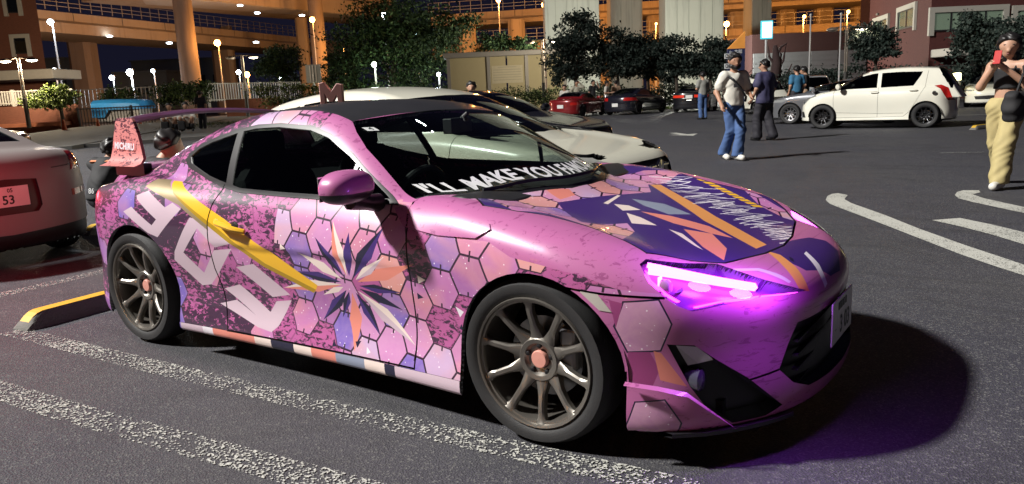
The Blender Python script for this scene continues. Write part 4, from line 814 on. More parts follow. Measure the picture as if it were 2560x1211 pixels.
# white hatchback broadside
dh=gen(1.86,-1.80,.845,[(1.95,.58),(1.80,.74),(1.6,.84),(1.3,.92),(1.0,.97),(.6,1.0),(0,1.0),(-1.8,1.03)],[(1.5,.84),(1.2,.98),(.9,1.13),(.6,1.28),(.3,1.40),(0,1.47),(-.4,1.505),(-.9,1.505),(-1.3,1.475),(-1.55,1.40),(-1.7,1.22),(-1.82,1.0),(-1.95,.8)],(-1.2,1.2),.97,gin=.08,lean=(.22,.3),kf=.3,kr=-.05,bot=.20,rg=.05)
sw=make_car('hatchback','white five door hatchback with black wheels parked side on',None,dh,(-.97,19.28,0),R(180),WHT,.03,1.65,
 side=[[(.86,1.0),(.55,1.19),(.28,1.32),(.0,1.375),(-.08,1.38),(-.08,1.02)],[(-.17,1.02),(-.17,1.38),(-.6,1.39),(-1.08,1.375),(-1.04,1.27),(-.90,1.04)]],
 ws=[(1.22,-.05),(1.18,.3),(1.05,.6),(.92,.74),(.6,.73),(.28,.66),(.33,.3),(.36,-.05)],rw=[(-1.53,-.05),(-1.5,.58),(-1.75,.66),(-1.85,-.05)],
 front=[('lower_intake',[(-.05,.30),(.5,.30),(.55,.45),(-.05,.45)],BLK,.02)],
 cuts=[('headlamp','S',[(1.36,.86),(1.55,.80),(1.76,.62),(1.78,.70),(1.62,.84),(1.44,.90)],CLR,.008,lambda c:c[:,1]>.3),('tail_lamp','S',[(-1.36,1.02),(-1.50,1.04),(-1.66,.96),(-1.78,.66),(-1.66,.66),(-1.58,.80),(-1.50,.94)],RED,-.006,lambda c:c[:,1]>.3),('rear_window_trim','S',[(-1.42,1.44),(-1.55,1.44),(-1.76,1.12),(-1.62,1.09)],DGL,.0,lambda c:(c[:,1]>.2)),('fog_lamp','S',[(1.66,.30),(1.78,.30),(1.80,.44),(1.72,.46)],BLK,.01,lambda c:c[:,1]>.3)],
 doors=[[(.92,1.0),(.94,.9),(.93,.5),(.84,.29),(-.12,.29),(-.12,1.02)],[(-.12,1.02),(-.12,.29),(-.72,.30),(-.86,.42),(-1.02,.72),(-1.16,1.0),(-1.20,1.40)],[(.93,.5),(.9,.42),(-.12,.38),(-.72,.38)],[(1.34,.88),(1.0,.98)]],wr=.315,rim=.21,spokes=10,mirrors=(.80,.92,1.08),detail=1,low=.22)
for x in(-.02,-.92):
    for s in(-1,1): MB().tube([(x-.09,s*.845,.935),(x-.05,s*.865,.935),(x+.05,s*.865,.932),(x+.09,s*.845,.93)],.014,6).build('door_handle',WHT,sw,smooth=True)
for s in(-1,1):
    MB().lathe([(.001,.004*s),(.035,.004*s),(.035,.006*s),(.045,.007*s),(.05,0)],20,'y',(-1.38,s*.838,.85)).build('fuel_cap',mat('chrome',(.6,.6,.6),.12,1),sw,smooth=True)
MB().add([(-1.38,-.56,1.50),(-1.38,.56,1.50),(-1.72,.52,1.50),(-1.72,-.52,1.50),(-1.38,-.56,1.47),(-1.38,.56,1.47),(-1.70,.52,1.475),(-1.70,-.52,1.475)],[(0,1,2,3),(7,6,5,4),(0,3,7,4),(1,5,6,2),(2,6,7,3)]).build('roof_spoiler',BLK,sw)
# grey coupe half hidden behind it
GRY=paint('grey_paint',(.16,.165,.18),.5,.3)
gcar=make_car('coupe','dark grey coupe half hidden behind the white hatchback',None,sedan(2.2,-2.15,1.30,.90),(-2.35,21.95,0),R(180),GRY,.03,1.5,
 side=[[(.74,.95),(.3,1.15),(.0,1.225),(-.4,1.25),(-.8,1.22),(-1.2,1.05),(-1.1,.97)]],ws=SED_WS,rw=SED_RW,front=FR,rearp=RE,wmat=SIL,spokes=10,detail=1,low=.2,mirrors=(.66,.92,.98),gl=MGL)
# silver coupe, tail towards the camera at the left edge
SLV=paint('silver_paint',(.22,.19,.185),.15,.5,.25,.3)
dz=gen(2.1,-2.12,.91,[(2.2,.56),(2.0,.66),(1.5,.78),(1.0,.86),(.5,.90),(0,.92),(-1.0,.96),(-1.5,.98),(-1.8,.975),(-2.0,.95),(-2.2,.88)],[(1.4,.74),(1.0,.92),(.6,1.1),(.3,1.21),(0,1.28),(-.3,1.305),(-.7,1.27),(-1.1,1.16),(-1.5,1.02),(-1.8,.86),(-2.05,.62)],(-1.3,1.32),.92,lean=(.5,.3))
dz['crn']=[(-2.4,-.05),(-1.9,-.03),(-1.3,.01),(0,0),(1.3,.02),(2.1,0)]; dz['rz']=[(.1,.10),(.2,.03),(.4,.0),(.6,.0),(.75,.02),(.9,.06),(1.05,.12)]; dz['radii']=(.11,.13)
SC=Vector((-4.16,-.27,0)); SCR_=R(184); dirx=Vector((math.cos(SCR_),math.sin(SCR_),0))
slv=make_car('silver_coupe','silver coupe with red lit number plate, tail towards the camera at left edge',None,dz,SC+dirx*2.12,SCR_,SLV,.026,1.5,
 side=[[(.7,.95),(.3,1.12),(0,1.18),(-.4,1.19),(-.9,1.10),(-1.2,1.0)]],ws=SED_WS,rw=[(-.75,-.05),(-.72,.48),(-1.35,.55),(-1.50,-.05)],rearp=[('lower_valance',[(-.05,.0),(.95,.0),(.95,.36),(.70,.33),(-.05,.30)],BLK,.012),('plate_recess',[(-.05,.47),(.22,.47),(.26,.52),(.25,.74),(-.05,.76)],mat('recess_dark_red',(.05,.012,.012),.4),.03)],
 cuts=[('tail_lamp','N',[],RED,0,None)][:0]+[('tail_lamp','F',[(.60,.775),(.655,.935),(.74,.93),(.90,.795)],RED,-.004,lambda c:(c[:,0]<-1.4)),('reflector','F',[(.56,.555),(.80,.575),(.80,.625),(.56,.61)],mat('red_reflector',(.5,.16,.12),.15,coat=1),-.003,lambda c:c[:,0]<-1.6)],wmat=SIL,detail=1,gl=MGL,
 doors=[[(-2.15,.80),(-1.75,.86),(-1.3,.93)]])
plate(slv,-2.105,.615,'53',True,'05')
for s in(-1,):
    l=bpy.data.lights.new('tail_lamp_glow','POINT'); l.energy=34; l.color=(1,.06,.08); l.shadow_soft_size=.12; lo=bpy.data.objects.new('tail_lamp_glow',l); COL.objects.link(lo); lo.parent=slv; lo.location=(-2.95,.55,.95)
# far row
rdp=paint('red_paint',(.17,.008,.010),.2,.25); nvp=paint('blue_black_paint',(.012,.012,.02),.2,.2)
dr=gen(1.95,-1.95,.86,[(2.05,.5),(1.8,.66),(1.4,.76),(1.0,.82),(.6,.86),(-.4,.87),(-1.2,.90),(-1.6,.90),(-1.9,.86),(-2.1,.78)],[(1.2,.74),(.8,.92),(.5,1.06),(.25,1.16),(0,1.21),(-.3,1.225),(-.6,1.2),(-.9,1.08),(-1.15,.92),(-1.4,.75)],(-1.16,1.16),.86)
def face(px,v,yaw_right):
    g=at(px,300,v); g.z=0; return g,YAW-R(yaw_right)
RE2=[('tail_lamp',[(.48,.60),(.84,.60),(.86,.72),(.50,.74)],RED,.004)]
g,a=face(1447,39.5,32)
red=make_car('roadster','red soft top roadster parked in the far row with its tail to us',None,dr,g,a,rdp,.035,1.4,[[(.50,.90),(.2,1.09),(-.1,1.13),(-.5,1.12),(-.7,.94)]],[(.85,-.05),(.75,.5),(.6,.68),(.3,.66),(.15,.5),(.2,-.05)],[(-.68,-.05),(-.66,.5),(-.98,.55),(-1.02,-.05)],FR,RE2,mirrors=(.5,.88,.92),roofm=(mat('soft_top',(.012,.012,.013),.8),[(.2,-.05),(.14,.62),(-.5,.64),(-1.12,.55),(-1.12,-.05)]))
plate(red,-1.97,.55,'',True)
g,a=face(1590,40,38)
nav=make_car('dark_coupe','blue black coupe parked in the far row right of the red roadster',None,dz,g,a,nvp,.035,1.5,[[(.7,.95),(.3,1.12),(0,1.18),(-.4,1.19),(-.9,1.10),(-1.2,1.0)]],SED_WS,[(-.75,-.05),(-.72,.48),(-1.35,.55),(-1.50,-.05)],FR,RE,low=.25)
plate(nav,-2.13,.50,'',True)
g,a=face(1740,40,22)
blk=make_car('dark_sedan','black boxy sedan in the far row with a wide lit tail lamp strip',None,sedan(2.3,-2.3,1.33),g,a,dk_,.035,1.5,SED_SIDE,SED_WS,SED_RW,FR,[('tail_lamp',[(.24,.72),(.84,.72),(.86,.84),(.24,.85)],mat('lit_red_lens',(.5,.02,.01),.2,em=(1,.08,.02),es=.22),.004)],low=.22)
plate(blk,-2.32,.76,'',True)
l=MB().box((-2.335,0,.60),(.01,.25,.02)).build('plate_lamp',emit('plate_lamp_glow',(1,.95,.85),4),blk)
g,a=face(2470,31,212)
wr_=make_car('white_roadster','white open roadster parked at the far right beyond the hatchback',None,dict(dr,nohouse=1),g,a,WHT,.04,1.2,front=[('headlamp',[(.5,.60),(.80,.62),(.82,.68),(.52,.66)],CLR,.01),('grille',[(-.05,.30),(.45,.30),(.5,.42),(-.05,.45)],BLK,.02)],wr=.30)
for s in(-1,1): MB().tube([(-.55,s*.36-.14,.85),(-.55,s*.36-.12,1.08),(-.55,s*.36,1.13),(-.55,s*.36+.12,1.08),(-.55,s*.36+.14,.85)],.03,8).build('roll_hoop',SIL,wr_,smooth=True)
MB().add([(.75,-.7,.86),(.75,.7,.86),(.35,.6,1.18),(.35,-.6,1.18)],[(0,1,2,3)]).build('windscreen',MGL,wr_)
g,a=face(1892,33,168)
wk=make_car('small_van','boxy white car parked behind the two walking men',None,gen(1.7,-1.7,.74,[(1.8,.7),(1.6,.95),(1.3,1.05),(.9,1.08),(0,1.08),(-1.7,1.1)],[(1.7,.95),(1.4,1.2),(1.1,1.5),(.8,1.68),(.3,1.74),(-1.2,1.74),(-1.6,1.66),(-1.72,1.3),(-1.8,.9)],(-1.2,1.2),1.05,lean=(.12,.1),kf=.15,bot=.2),g,a,WHT,.045,2.0,[[(.95,1.1),(.75,1.5),(-.1,1.55),(-.1,1.12)],[(-.2,1.12),(-.2,1.55),(-1.4,1.5),(-1.4,1.14)]],[(1.5,-.05),(1.4,.5),(1.2,.64),(.95,.62),(1.0,-.05)],None,[('headlamp',[(.40,.62),(.68,.62),(.70,.80),(.42,.80)],CLR,.01),('grille',[(-.05,.55),(.34,.55),(.34,.72),(-.05,.72)],BLK,.02)],low=.3)
plate(wk,1.72,.42,''); wk.scale=(.9,.95,.84)
g,a=face(2030,36,20)
wk2=make_car('pale_hatchback','pale hatchback seen from behind beyond the navy shirted man',None,dh,g,a,paint('pale_silver_paint',(.40,.41,.42),.3,.3),.045,1.65,[[(.86,1.0),(.28,1.32),(-.08,1.38),(-.08,1.02)],[(-.17,1.02),(-.17,1.38),(-1.08,1.375),(-.90,1.04)]],None,[(-1.53,-.05),(-1.5,.58),(-1.75,.66),(-1.85,-.05)],(),[('tail_lamp',[(.56,.72),(.82,.72),(.80,1.0),(.62,1.0)],RED,.004)])
g,a=face(-150,24,70)
dkr=make_car('dark_red_car','dark red car cut off by the left edge of the picture',None,sedan(),g,a,paint('maroon_paint',(.10,.012,.015),.2,.25),.045,1.6,SED_SIDE,SED_WS,SED_RW,FR,RE,low=.22)
# ------------------------------------------------------------------ the wrapped coupe
HERO=dict(axles=(-1.285,1.285),bot=.13,crease=(.788,-.055,.11),
 wp=[(-2.12,.80),(-1.7,.862),(-1.285,.886),(-.8,.868),(-.3,.853),(.3,.853),(.8,.868),(1.285,.886),(1.7,.868),(2.12,.80)],
 so=[(.08,.03),(.13,.0),(.18,-.004),(.26,.016),(.36,.028),(.5,.012),(.62,.0),(.71,.006),(.78,.026),(.85,.062),(.92,.11),(1.0,.18),(1.3,.6)],
 ct=[(2.2,.47),(2.1,.555),(2.0,.605),(1.85,.65),(1.6,.717),(1.3,.78),(1.0,.837),(.7,.876),(.3,.885),(-.4,.89),(-1.0,.905),(-1.4,.925),(-1.7,.935),(-1.95,.94),(-2.15,.93)],
 crn=[(2.2,.0),(2.0,.005),(1.75,.02),(1.3,.038),(.9,.022),(.6,.0),(-.4,-.01),(-.9,.0),(-1.25,.0),(-1.5,-.035),(-1.75,-.10),(-2.2,-.2)],
 xf=[(0,2.14),(.2,2.128),(.4,2.085),(.55,2.015),(.68,1.92),(.78,1.81),(.86,1.66),(.95,1.4)],
 fz=[(.08,-.05),(.14,-.0),(.2,.012),(.3,.0),(.42,-.01),(.50,-.004),(.57,-.02),(.64,-.07),(.72,-.19),(.8,-.36)],
 xr=[(0,-2.1),(.3,-2.08),(.5,-2.02),(.65,-1.915),(.75,-1.81),(.82,-1.73),(.9,-1.55)],
 rz=[(.1,.03),(.2,-.02),(.35,-.01),(.5,.0),(.65,-.0),(.8,.03),(.95,.07)],
 pr=[(1.3,.72),(1.15,.805),(1.0,.885),(.8,.982),(.6,1.07),(.4,1.145),(.2,1.21),(.0,1.25),(-.2,1.264),(-.45,1.255),(-.7,1.225),(-.95,1.168),(-1.2,1.092),(-1.45,1.005),(-1.65,.93),(-1.9,.83),(-2.2,.7)],
 gb=[(1.2,.70),(.8,.755),(.4,.782),(0,.787),(-.4,.782),(-.8,.755),(-1.2,.70),(-1.6,.62),(-2.1,.5)],
 kk=[(2.2,.62),(1.0,.62),(.5,.55),(.1,.25),(-.3,0),(-.8,-.2),(-1.3,-.3),(-2.1,-.3)])
def wrap(name,kind,top=False,hexw=1.0,tone=None):
    """printed vinyl: galaxy hexagons and torn splatter; coordinates are the car's own metres"""
    t=NT(name); o=t.obj(); x,y,z=t.sep(o); a,b=(x,y) if top else (x,z)
    flat=t.comb(a,b)
    fl=t.map(flat,rot=(0,0,R(35)),scale=(1,2.1,1))
    n1=t.noise(fl,26,7,.68,.8); n2=t.noise(flat,2.6,2,.5)
    zone=t.ramp(t.m('MULTIPLY_ADD',a,-.6,.45),[(.2,(0,0,0)),(.75,(1,1,1))]) if not top else .0
    tear=t.m('GREATER_THAN',t.m('ADD',n1,t.m('MULTIPLY',t.m('SUBTRACT',n2,.5),.55 if kind!='plain' else .3)),(.56 if tone else .60) if kind=='plain' else t.m('MULTIPLY_ADD',zone,-.075,.545))
    if kind=='plain':
        base=t.mix(t.noise(flat,1.4,2),*(tone or ((.39,.105,.27),(.46,.15,.33)))); col=t.mix(t.m('MULTIPLY',tear,.6 if not tone else .95),base,(.20,.03,.13) if not tone else (.05,.012,.03))
    elif kind=='cell':
        mar=t.noise(flat,9,5,.6,2.5); c1=t.mix(mar,(.42,.17,.38),(.62,.36,.46)); st=t.m('LESS_THAN',t.vor(flat,46),t.m('MULTIPLY',t.noise(flat,20,1),.22)); col=t.mix(t.m('MULTIPLY',st,.8),c1,(.92,.85,.9))
    else:
        s=1/.158; rot=t.map(flat,rot=(0,0,R(6)),scale=(s,s,1)); ru,rv,_=t.sep(rot)
        def cell(du,dv):
            u=t.m('SUBTRACT',t.m('FLOORED_MODULO',t.m('ADD',ru,du),1.7320508),.8660254); v=t.m('SUBTRACT',t.m('FLOORED_MODULO',t.m('ADD',rv,dv),1.0),.5); return u,v
        au,av=cell(0,0); bu,bv=cell(.8660254,.5)
        pick=t.m('LESS_THAN',t.m('ADD',t.m('MULTIPLY',au,au),t.m('MULTIPLY',av,av)),t.m('ADD',t.m('MULTIPLY',bu,bu),t.m('MULTIPLY',bv,bv)))
        gu=t.m('ADD',t.m('MULTIPLY',pick,au),t.m('MULTIPLY',t.m('SUBTRACT',1,pick),bu)); gv=t.m('ADD',t.m('MULTIPLY',pick,av),t.m('MULTIPLY',t.m('SUBTRACT',1,pick),bv))
        iu=t.m('ROUND',t.m('MULTIPLY',t.m('SUBTRACT',ru,gu),10.0)); iv=t.m('ROUND',t.m('MULTIPLY',t.m('SUBTRACT',rv,gv),10.0))
        wn=t.n('TexWhiteNoise',noise_dimensions='3D'); t.put(wn.inputs[0],t.comb(iu,iv,3.0)); rnd=wn.outputs[0]; rc=t.sep(wn.outputs[1])
        avv=t.m('ABSOLUTE',gv); auu=t.m('ABSOLUTE',gu)
        ed=t.m('SUBTRACT',.5,t.m('MAXIMUM',avv,t.m('ADD',t.m('MULTIPLY',auu,.8660254),t.m('MULTIPLY',avv,.5))))
        mar=t.noise(flat,9,5,.6,2.5)
        c0=t.ramp(rnd,[(0,(.42,.12,.36)),(.2,(.50,.20,.44)),(.38,(.62,.26,.24)),(.52,(.48,.17,.38)),(.66,(.11,.07,.42)),(.78,(.46,.32,.52)),(.9,(.28,.07,.30))],'CONSTANT')
        c1=t.mix(t.m('MULTIPLY',mar,.35),c0,(.66,.42,.52)); c1=t.mix(t.ramp(t.noise(flat,3.2,2,.5,1),[(.45,(0,0,0)),(.68,(1,1,1))]),c1,t.mix(.5,c1,(.70,.30,.22)))
        st=t.m('LESS_THAN',t.vor(flat,46),t.m('MULTIPLY',t.noise(flat,20,1),.22)); c1=t.mix(t.m('MULTIPLY',st,.8),c1,(.92,.85,.9))
        rear=t.ramp(t.m('ADD',t.m('MULTIPLY',a,-.5),t.m('MULTIPLY',n2,.5)),[(.55,(0,0,0)),(.95,(1,1,1))]); c1=t.mix(t.m('MULTIPLY',rear,.45),c1,(.10,.07,.40))
        dark=t.mix(n2,(.035,.012,.035),(.05,.02,.05)); torn=t.mix(tear,t.mix(n2,(.40,.10,.32),(.40,.085,.20)),dark)
        isx=t.m('LESS_THAN',rc[1],t.m('MULTIPLY_ADD',zone,-.42,.72*hexw)); body=t.mix(isx,torn,c1)
        # printed gap between the tiles with tick marks
        line=t.m('LESS_THAN',ed,.028); tick=t.m('MULTIPLY',t.m('LESS_THAN',auu,.026),t.m('GREATER_THAN',avv,.37)); ln=t.m('MULTIPLY',t.m('MAXIMUM',line,tick),t.m('MAXIMUM',isx,.35))
        col=t.mix(ln,body,(.03,.012,.03))
    t.set(col=col,rough=.38,coat=.5,croug=.05); return t.mat
GFX={'S':[('plain',[(0.765,0.762),(1.136,0.773),(1.264,0.708),(1.535,0.672),(1.739,0.594),(1.569,0.603),(1.515,0.62),(1.527,0.748),(1.375,0.79),(1.142,0.835),(0.983,0.852),(0.587,0.853),(0.629,0.775)]),('navy',[(0.414,0.5),(0.521,0.479),(0.659,0.499),(0.508,0.517)]),('deep',[(0.414,0.5),(0.521,0.479),(0.659,0.499)]),('coral',[(0.408,0.516),(0.591,0.544),(0.752,0.628),(0.537,0.587)]),('cream',[(0.399,0.524),(0.5,0.561),(0.583,0.639),(0.453,0.582)]),('glyph',[(0.399,0.524),(0.5,0.561),(0.583,0.639)]),('navy',[(0.387,0.532),(0.517,0.628),(0.581,0.762),(0.436,0.643)]),('deep',[(0.387,0.532),(0.517,0.628),(0.581,0.762)]),('deep',[(0.364,0.537),(0.404,0.621),(0.383,0.727),(0.342,0.613)]),('coral',[(0.349,0.535),(0.354,0.65),(0.279,0.767),(0.286,0.627)]),('cream',[(0.349,0.535),(0.354,0.65),(0.279,0.767)]),('navy',[(0.331,0.53),(0.288,0.616),(0.178,0.693),(0.245,0.584)]),('deep',[(0.331,0.53),(0.288,0.616),(0.178,0.693)]),('cream',[(0.314,0.518),(0.215,0.583),(0.061,0.616),(0.198,0.539)]),('navy',[(0.306,0.504),(0.168,0.537),(0.001,0.523),(0.181,0.49)]),('deep',[(0.306,0.504),(0.168,0.537),(0.001,0.523)]),('coral',[(0.308,0.493),(0.104,0.494),(-0.096,0.433),(0.144,0.44)]),('cream',[(0.308,0.493),(0.104,0.494),(-0.096,0.433)]),('cream',[(0.312,0.483),(0.248,0.474),(0.17,0.43),(0.275,0.455)]),('navy',[(0.328,0.471),(0.221,0.411),(0.151,0.311),(0.282,0.394)]),('deep',[(0.328,0.471),(0.221,0.411),(0.151,0.311)]),('deep',[(0.343,0.466),(0.293,0.418),(0.278,0.339),(0.34,0.416)]),('navy',[(0.343,0.466),(0.293,0.418),(0.278,0.339)]),('coral',[(0.36,0.463),(0.32,0.34),(0.362,0.205),(0.399,0.355)]),('navy',[(0.383,0.467),(0.411,0.377),(0.509,0.29),(0.46,0.406)]),('deep',[(0.383,0.467),(0.411,0.377),(0.509,0.29)]),('cream',[(0.399,0.476),(0.519,0.361),(0.71,0.284),(0.56,0.415)]),('glyph',[(0.399,0.476),(0.519,0.361),(0.71,0.284)]),('navy',[(0.41,0.487),(0.508,0.439),(0.653,0.423),(0.514,0.479)]),('navy',[(-0.06,0.574),(-0.119,0.604),(-0.123,0.551)]),('navy',[(0.228,0.24),(0.221,0.205),(0.249,0.21)]),('navy',[(-0.038,0.418),(-0.043,0.388),(-0.019,0.393)]),('navy',[(0.97,0.415),(0.954,0.394),(0.974,0.388)]),('coral',[(-0.273,0.585),(-0.316,0.584),(-0.301,0.554)]),('white',[(0.434,0.236),(0.437,0.206),(0.459,0.217)]),('navy',[(0.397,0.255),(0.361,0.247),(0.377,0.223)]),('coral',[(-0.146,0.598),(-0.185,0.56),(-0.146,0.543)]),('white',[(0.947,0.482),(0.965,0.441),(0.988,0.466)]),('cream',[(-0.019,0.627),(-0.05,0.649),(-0.057,0.62)]),('navy',[(0.781,0.495),(0.749,0.511),(0.748,0.484)]),('cream',[(0.805,0.57),(0.764,0.585),(0.765,0.551)]),('glyph',[(-1.215,0.82),(-1.126,0.845),(-0.943,0.769),(-0.891,0.794),(-0.812,0.766),(-1.004,0.614),(-1.085,0.632),(-1.308,0.733),(-1.237,0.761),(-1.044,0.674),(-1.006,0.706),(-1.203,0.801)]),('glyph',[(-0.732,0.729),(-0.638,0.718),(-0.418,0.62),(-0.547,0.592),(-0.673,0.678),(-0.811,0.546),(-0.682,0.449),(-0.561,0.576),(-0.422,0.594),(-0.567,0.456),(-0.645,0.392),(-0.718,0.38),(-0.897,0.501),(-0.882,0.546)]),('glyph',[(-0.417,0.503),(-0.28,0.531),(-0.061,0.402),(-0.19,0.376)]),('glyph',[(-0.545,0.381),(-0.422,0.414),(-0.213,0.301),(-0.166,0.358),(-0.058,0.376),(-0.148,0.244),(-0.193,0.211),(-0.294,0.221),(-0.59,0.3),(-0.461,0.332),(-0.317,0.273)]),('gold',[(-1.176,0.865),(-1.144,0.899),(-1.034,0.897),(-0.952,0.861),(-0.597,0.738),(-0.585,0.672),(-0.838,0.784)]),('yellow',[(-1.003,0.892),(-0.933,0.89),(-0.465,0.735),(-0.153,0.611),(0.143,0.471),(0.127,0.448),(-0.158,0.527),(-0.193,0.542),(-0.509,0.686),(-0.944,0.857)]),('yellow2',[(-0.931,0.852),(-0.509,0.686),(-0.193,0.542),(0.127,0.448),(0.108,0.43),(-0.205,0.523),(-0.523,0.665),(-0.912,0.837)])],'T':[('hexw',[(1.476,0.754),(1.624,0.664),(1.761,0.585),(1.854,0.54),(1.887,0.481),(1.795,0.46),(1.667,0.527)]),('hexw',[(1.073,0.627),(1.206,0.756),(1.35,0.757),(1.46,0.751),(1.473,0.763),(1.392,0.727),(1.304,0.754),(1.188,0.644)]),('hexw',[(0.872,-0.577),(0.94,-0.352),(0.981,-0.265),(1.022,-0.171),(0.956,0.342),(1.038,0.613),(1.206,0.756),(1.212,0.494),(1.169,0.38),(1.251,0.234),(1.185,-0.012),(1.103,-0.358),(1.182,-0.443),(1.344,-0.586),(1.43,-0.379),(1.5,-0.46),(1.555,-0.669),(1.426,-0.646),(1.235,-0.619),(1.139,-0.724)]),('orange',[(1.175,0.389),(1.207,0.444),(1.612,0.096),(1.875,-0.067),(1.865,-0.168),(1.605,-0.026)]),('cream',[(1.258,-0.154),(1.307,-0.115),(1.372,-0.136),(1.332,-0.22)]),('cream',[(1.358,-0.238),(1.424,-0.247),(1.516,-0.295),(1.441,-0.363)]),('coral',[(1.383,-0.159),(1.49,-0.103),(1.648,-0.084),(1.764,-0.136),(1.693,-0.172),(1.544,-0.199)]),('steel',[(1.26,0.011),(1.389,0.069),(1.534,0.014),(1.476,-0.087),(1.346,-0.051)]),('coral',[(0.994,-0.274),(1.052,-0.173),(1.097,-0.2),(1.087,-0.307)]),('coral',[(1.602,-0.236),(1.693,-0.172),(1.794,-0.291),(1.834,-0.435),(1.732,-0.371)]),('cream',[(1.566,-0.297),(1.622,-0.299),(1.745,-0.404),(1.706,-0.39)]),('cream',[(1.225,-0.186),(1.193,0.008),(1.206,0.011),(1.245,-0.183)]),('yellow',[(1.266,0.678),(1.284,0.758),(1.333,0.692),(1.293,0.66)]),('yellow',[(1.308,0.65),(1.344,0.684),(1.375,0.662),(1.334,0.637)]),('yellow',[(1.348,0.629),(1.384,0.657),(1.413,0.641),(1.372,0.618)]),('yellow',[(1.385,0.61),(1.422,0.637),(1.45,0.623),(1.409,0.6)]),('yellow',[(1.422,0.593),(1.459,0.619),(1.486,0.606),(1.445,0.583)]),('yellow',[(1.458,0.576),(1.494,0.603),(1.52,0.591),(1.48,0.566)]),('yellow',[(1.493,0.559),(1.529,0.588),(1.554,0.576),(1.515,0.55)]),('yellow',[(1.528,0.543),(1.562,0.573),(1.588,0.562),(1.55,0.533)]),('yellow',[(1.563,0.526),(1.596,0.559),(1.621,0.548),(1.584,0.516)]),('yellow',[(1.597,0.509),(1.629,0.545),(1.653,0.534),(1.618,0.5)]),('yellow',[(1.63,0.492),(1.661,0.531),(1.685,0.52),(1.651,0.483)])],'scr':[[(1.114,0.535),(1.289,0.67),(1.212,0.494),(1.379,0.558),(1.265,0.461),(1.443,0.586)],[(1.174,0.508),(1.301,0.6),(1.27,0.504)],[(1.351,0.399),(1.486,0.55),(1.4,0.351),(1.519,0.497),(1.423,0.443)],[(1.481,0.344),(1.559,0.442),(1.516,0.307),(1.601,0.381)],[(1.485,0.45),(1.553,0.523)],[(1.481,0.344),(1.569,0.44),(1.559,0.241),(1.64,0.345)],[(1.647,0.223),(1.74,0.332),(1.709,0.109),(1.802,0.249),(1.758,0.097)],[(1.788,0.131),(1.873,0.223),(1.832,0.06),(1.913,0.17),(1.867,0.028)],[(1.851,0.236),(1.96,0.092)],[(1.882,0.159),(1.968,0.263),(2.014,0.249),(1.931,0.104),(2.034,0.203),(1.978,0.085),(2.043,0.16)],[(1.54,0.348),(1.639,0.473)],[(1.098,0.544),(1.255,0.601),(1.187,0.483),(1.329,0.536),(1.272,0.403)],[(1.148,0.519),(1.301,0.582),(1.237,0.455),(1.374,0.515),(1.322,0.371)],[(1.286,0.387),(1.434,0.505),(1.38,0.319),(1.514,0.428),(1.463,0.244)],[(1.299,0.371),(1.422,0.465),(1.387,0.29),(1.501,0.366),(1.463,0.208)],[(1.316,0.421),(1.441,0.501),(1.402,0.34),(1.515,0.412),(1.478,0.254)],[(1.449,0.278),(1.581,0.428),(1.533,0.222),(1.656,0.352),(1.605,0.165)],[(1.447,0.366),(1.565,0.472),(1.527,0.294),(1.635,0.387),(1.595,0.222)],[(1.531,0.223),(1.658,0.387),(1.609,0.179),(1.729,0.319),(1.676,0.131)],[(1.54,0.33),(1.663,0.473),(1.617,0.276),(1.73,0.402),(1.682,0.22)],[(1.608,0.218),(1.706,0.334),(1.673,0.163),(1.767,0.254),(1.729,0.106)],[(1.621,0.258),(1.749,0.441),(1.695,0.224),(1.817,0.377),(1.759,0.181)],[(1.698,0.183),(1.798,0.312),(1.76,0.139),(1.857,0.237),(1.814,0.087)],[(1.74,0.166),(1.862,0.34),(1.807,0.137),(1.924,0.277),(1.866,0.097)],[(1.774,0.157),(1.878,0.292),(1.834,0.117),(1.934,0.222),(1.887,0.068)],[(1.802,0.142),(1.897,0.254),(1.858,0.096),(1.949,0.183),(1.908,0.043)],[(1.849,0.056),(1.937,0.156),(1.901,0.011),(1.984,0.094),(1.946,-0.038)]],'nose':[('deep',[(1.898,-0.187),(1.904,-0.012),(1.924,0.13),(1.955,0.261),(2.008,0.313),(2.067,0.281),(2.113,0.102),(2.109,-0.036),(2.082,-0.076),(2.053,-0.179),(2.008,-0.185),(1.941,-0.144)]),('orange',[(1.895,-0.151),(1.947,-0.137),(2.019,-0.198),(2.093,-0.291),(2.075,-0.35),(2.027,-0.298),(1.951,-0.206)]),('white',[(1.998,0.039),(2.064,-0.033),(2.114,-0.116),(2.116,-0.157),(2.101,-0.139),(2.065,-0.087),(2.0,-0.001)]),('glyph',[(1.885,-0.486),(1.941,-0.381),(2.002,-0.355),(2.044,-0.347),(2.043,-0.369),(2.003,-0.388),(1.947,-0.411),(1.893,-0.508)]),('navy',[(1.972,-0.112),(1.992,-0.124),(2.004,-0.156),(1.988,-0.153)])]}
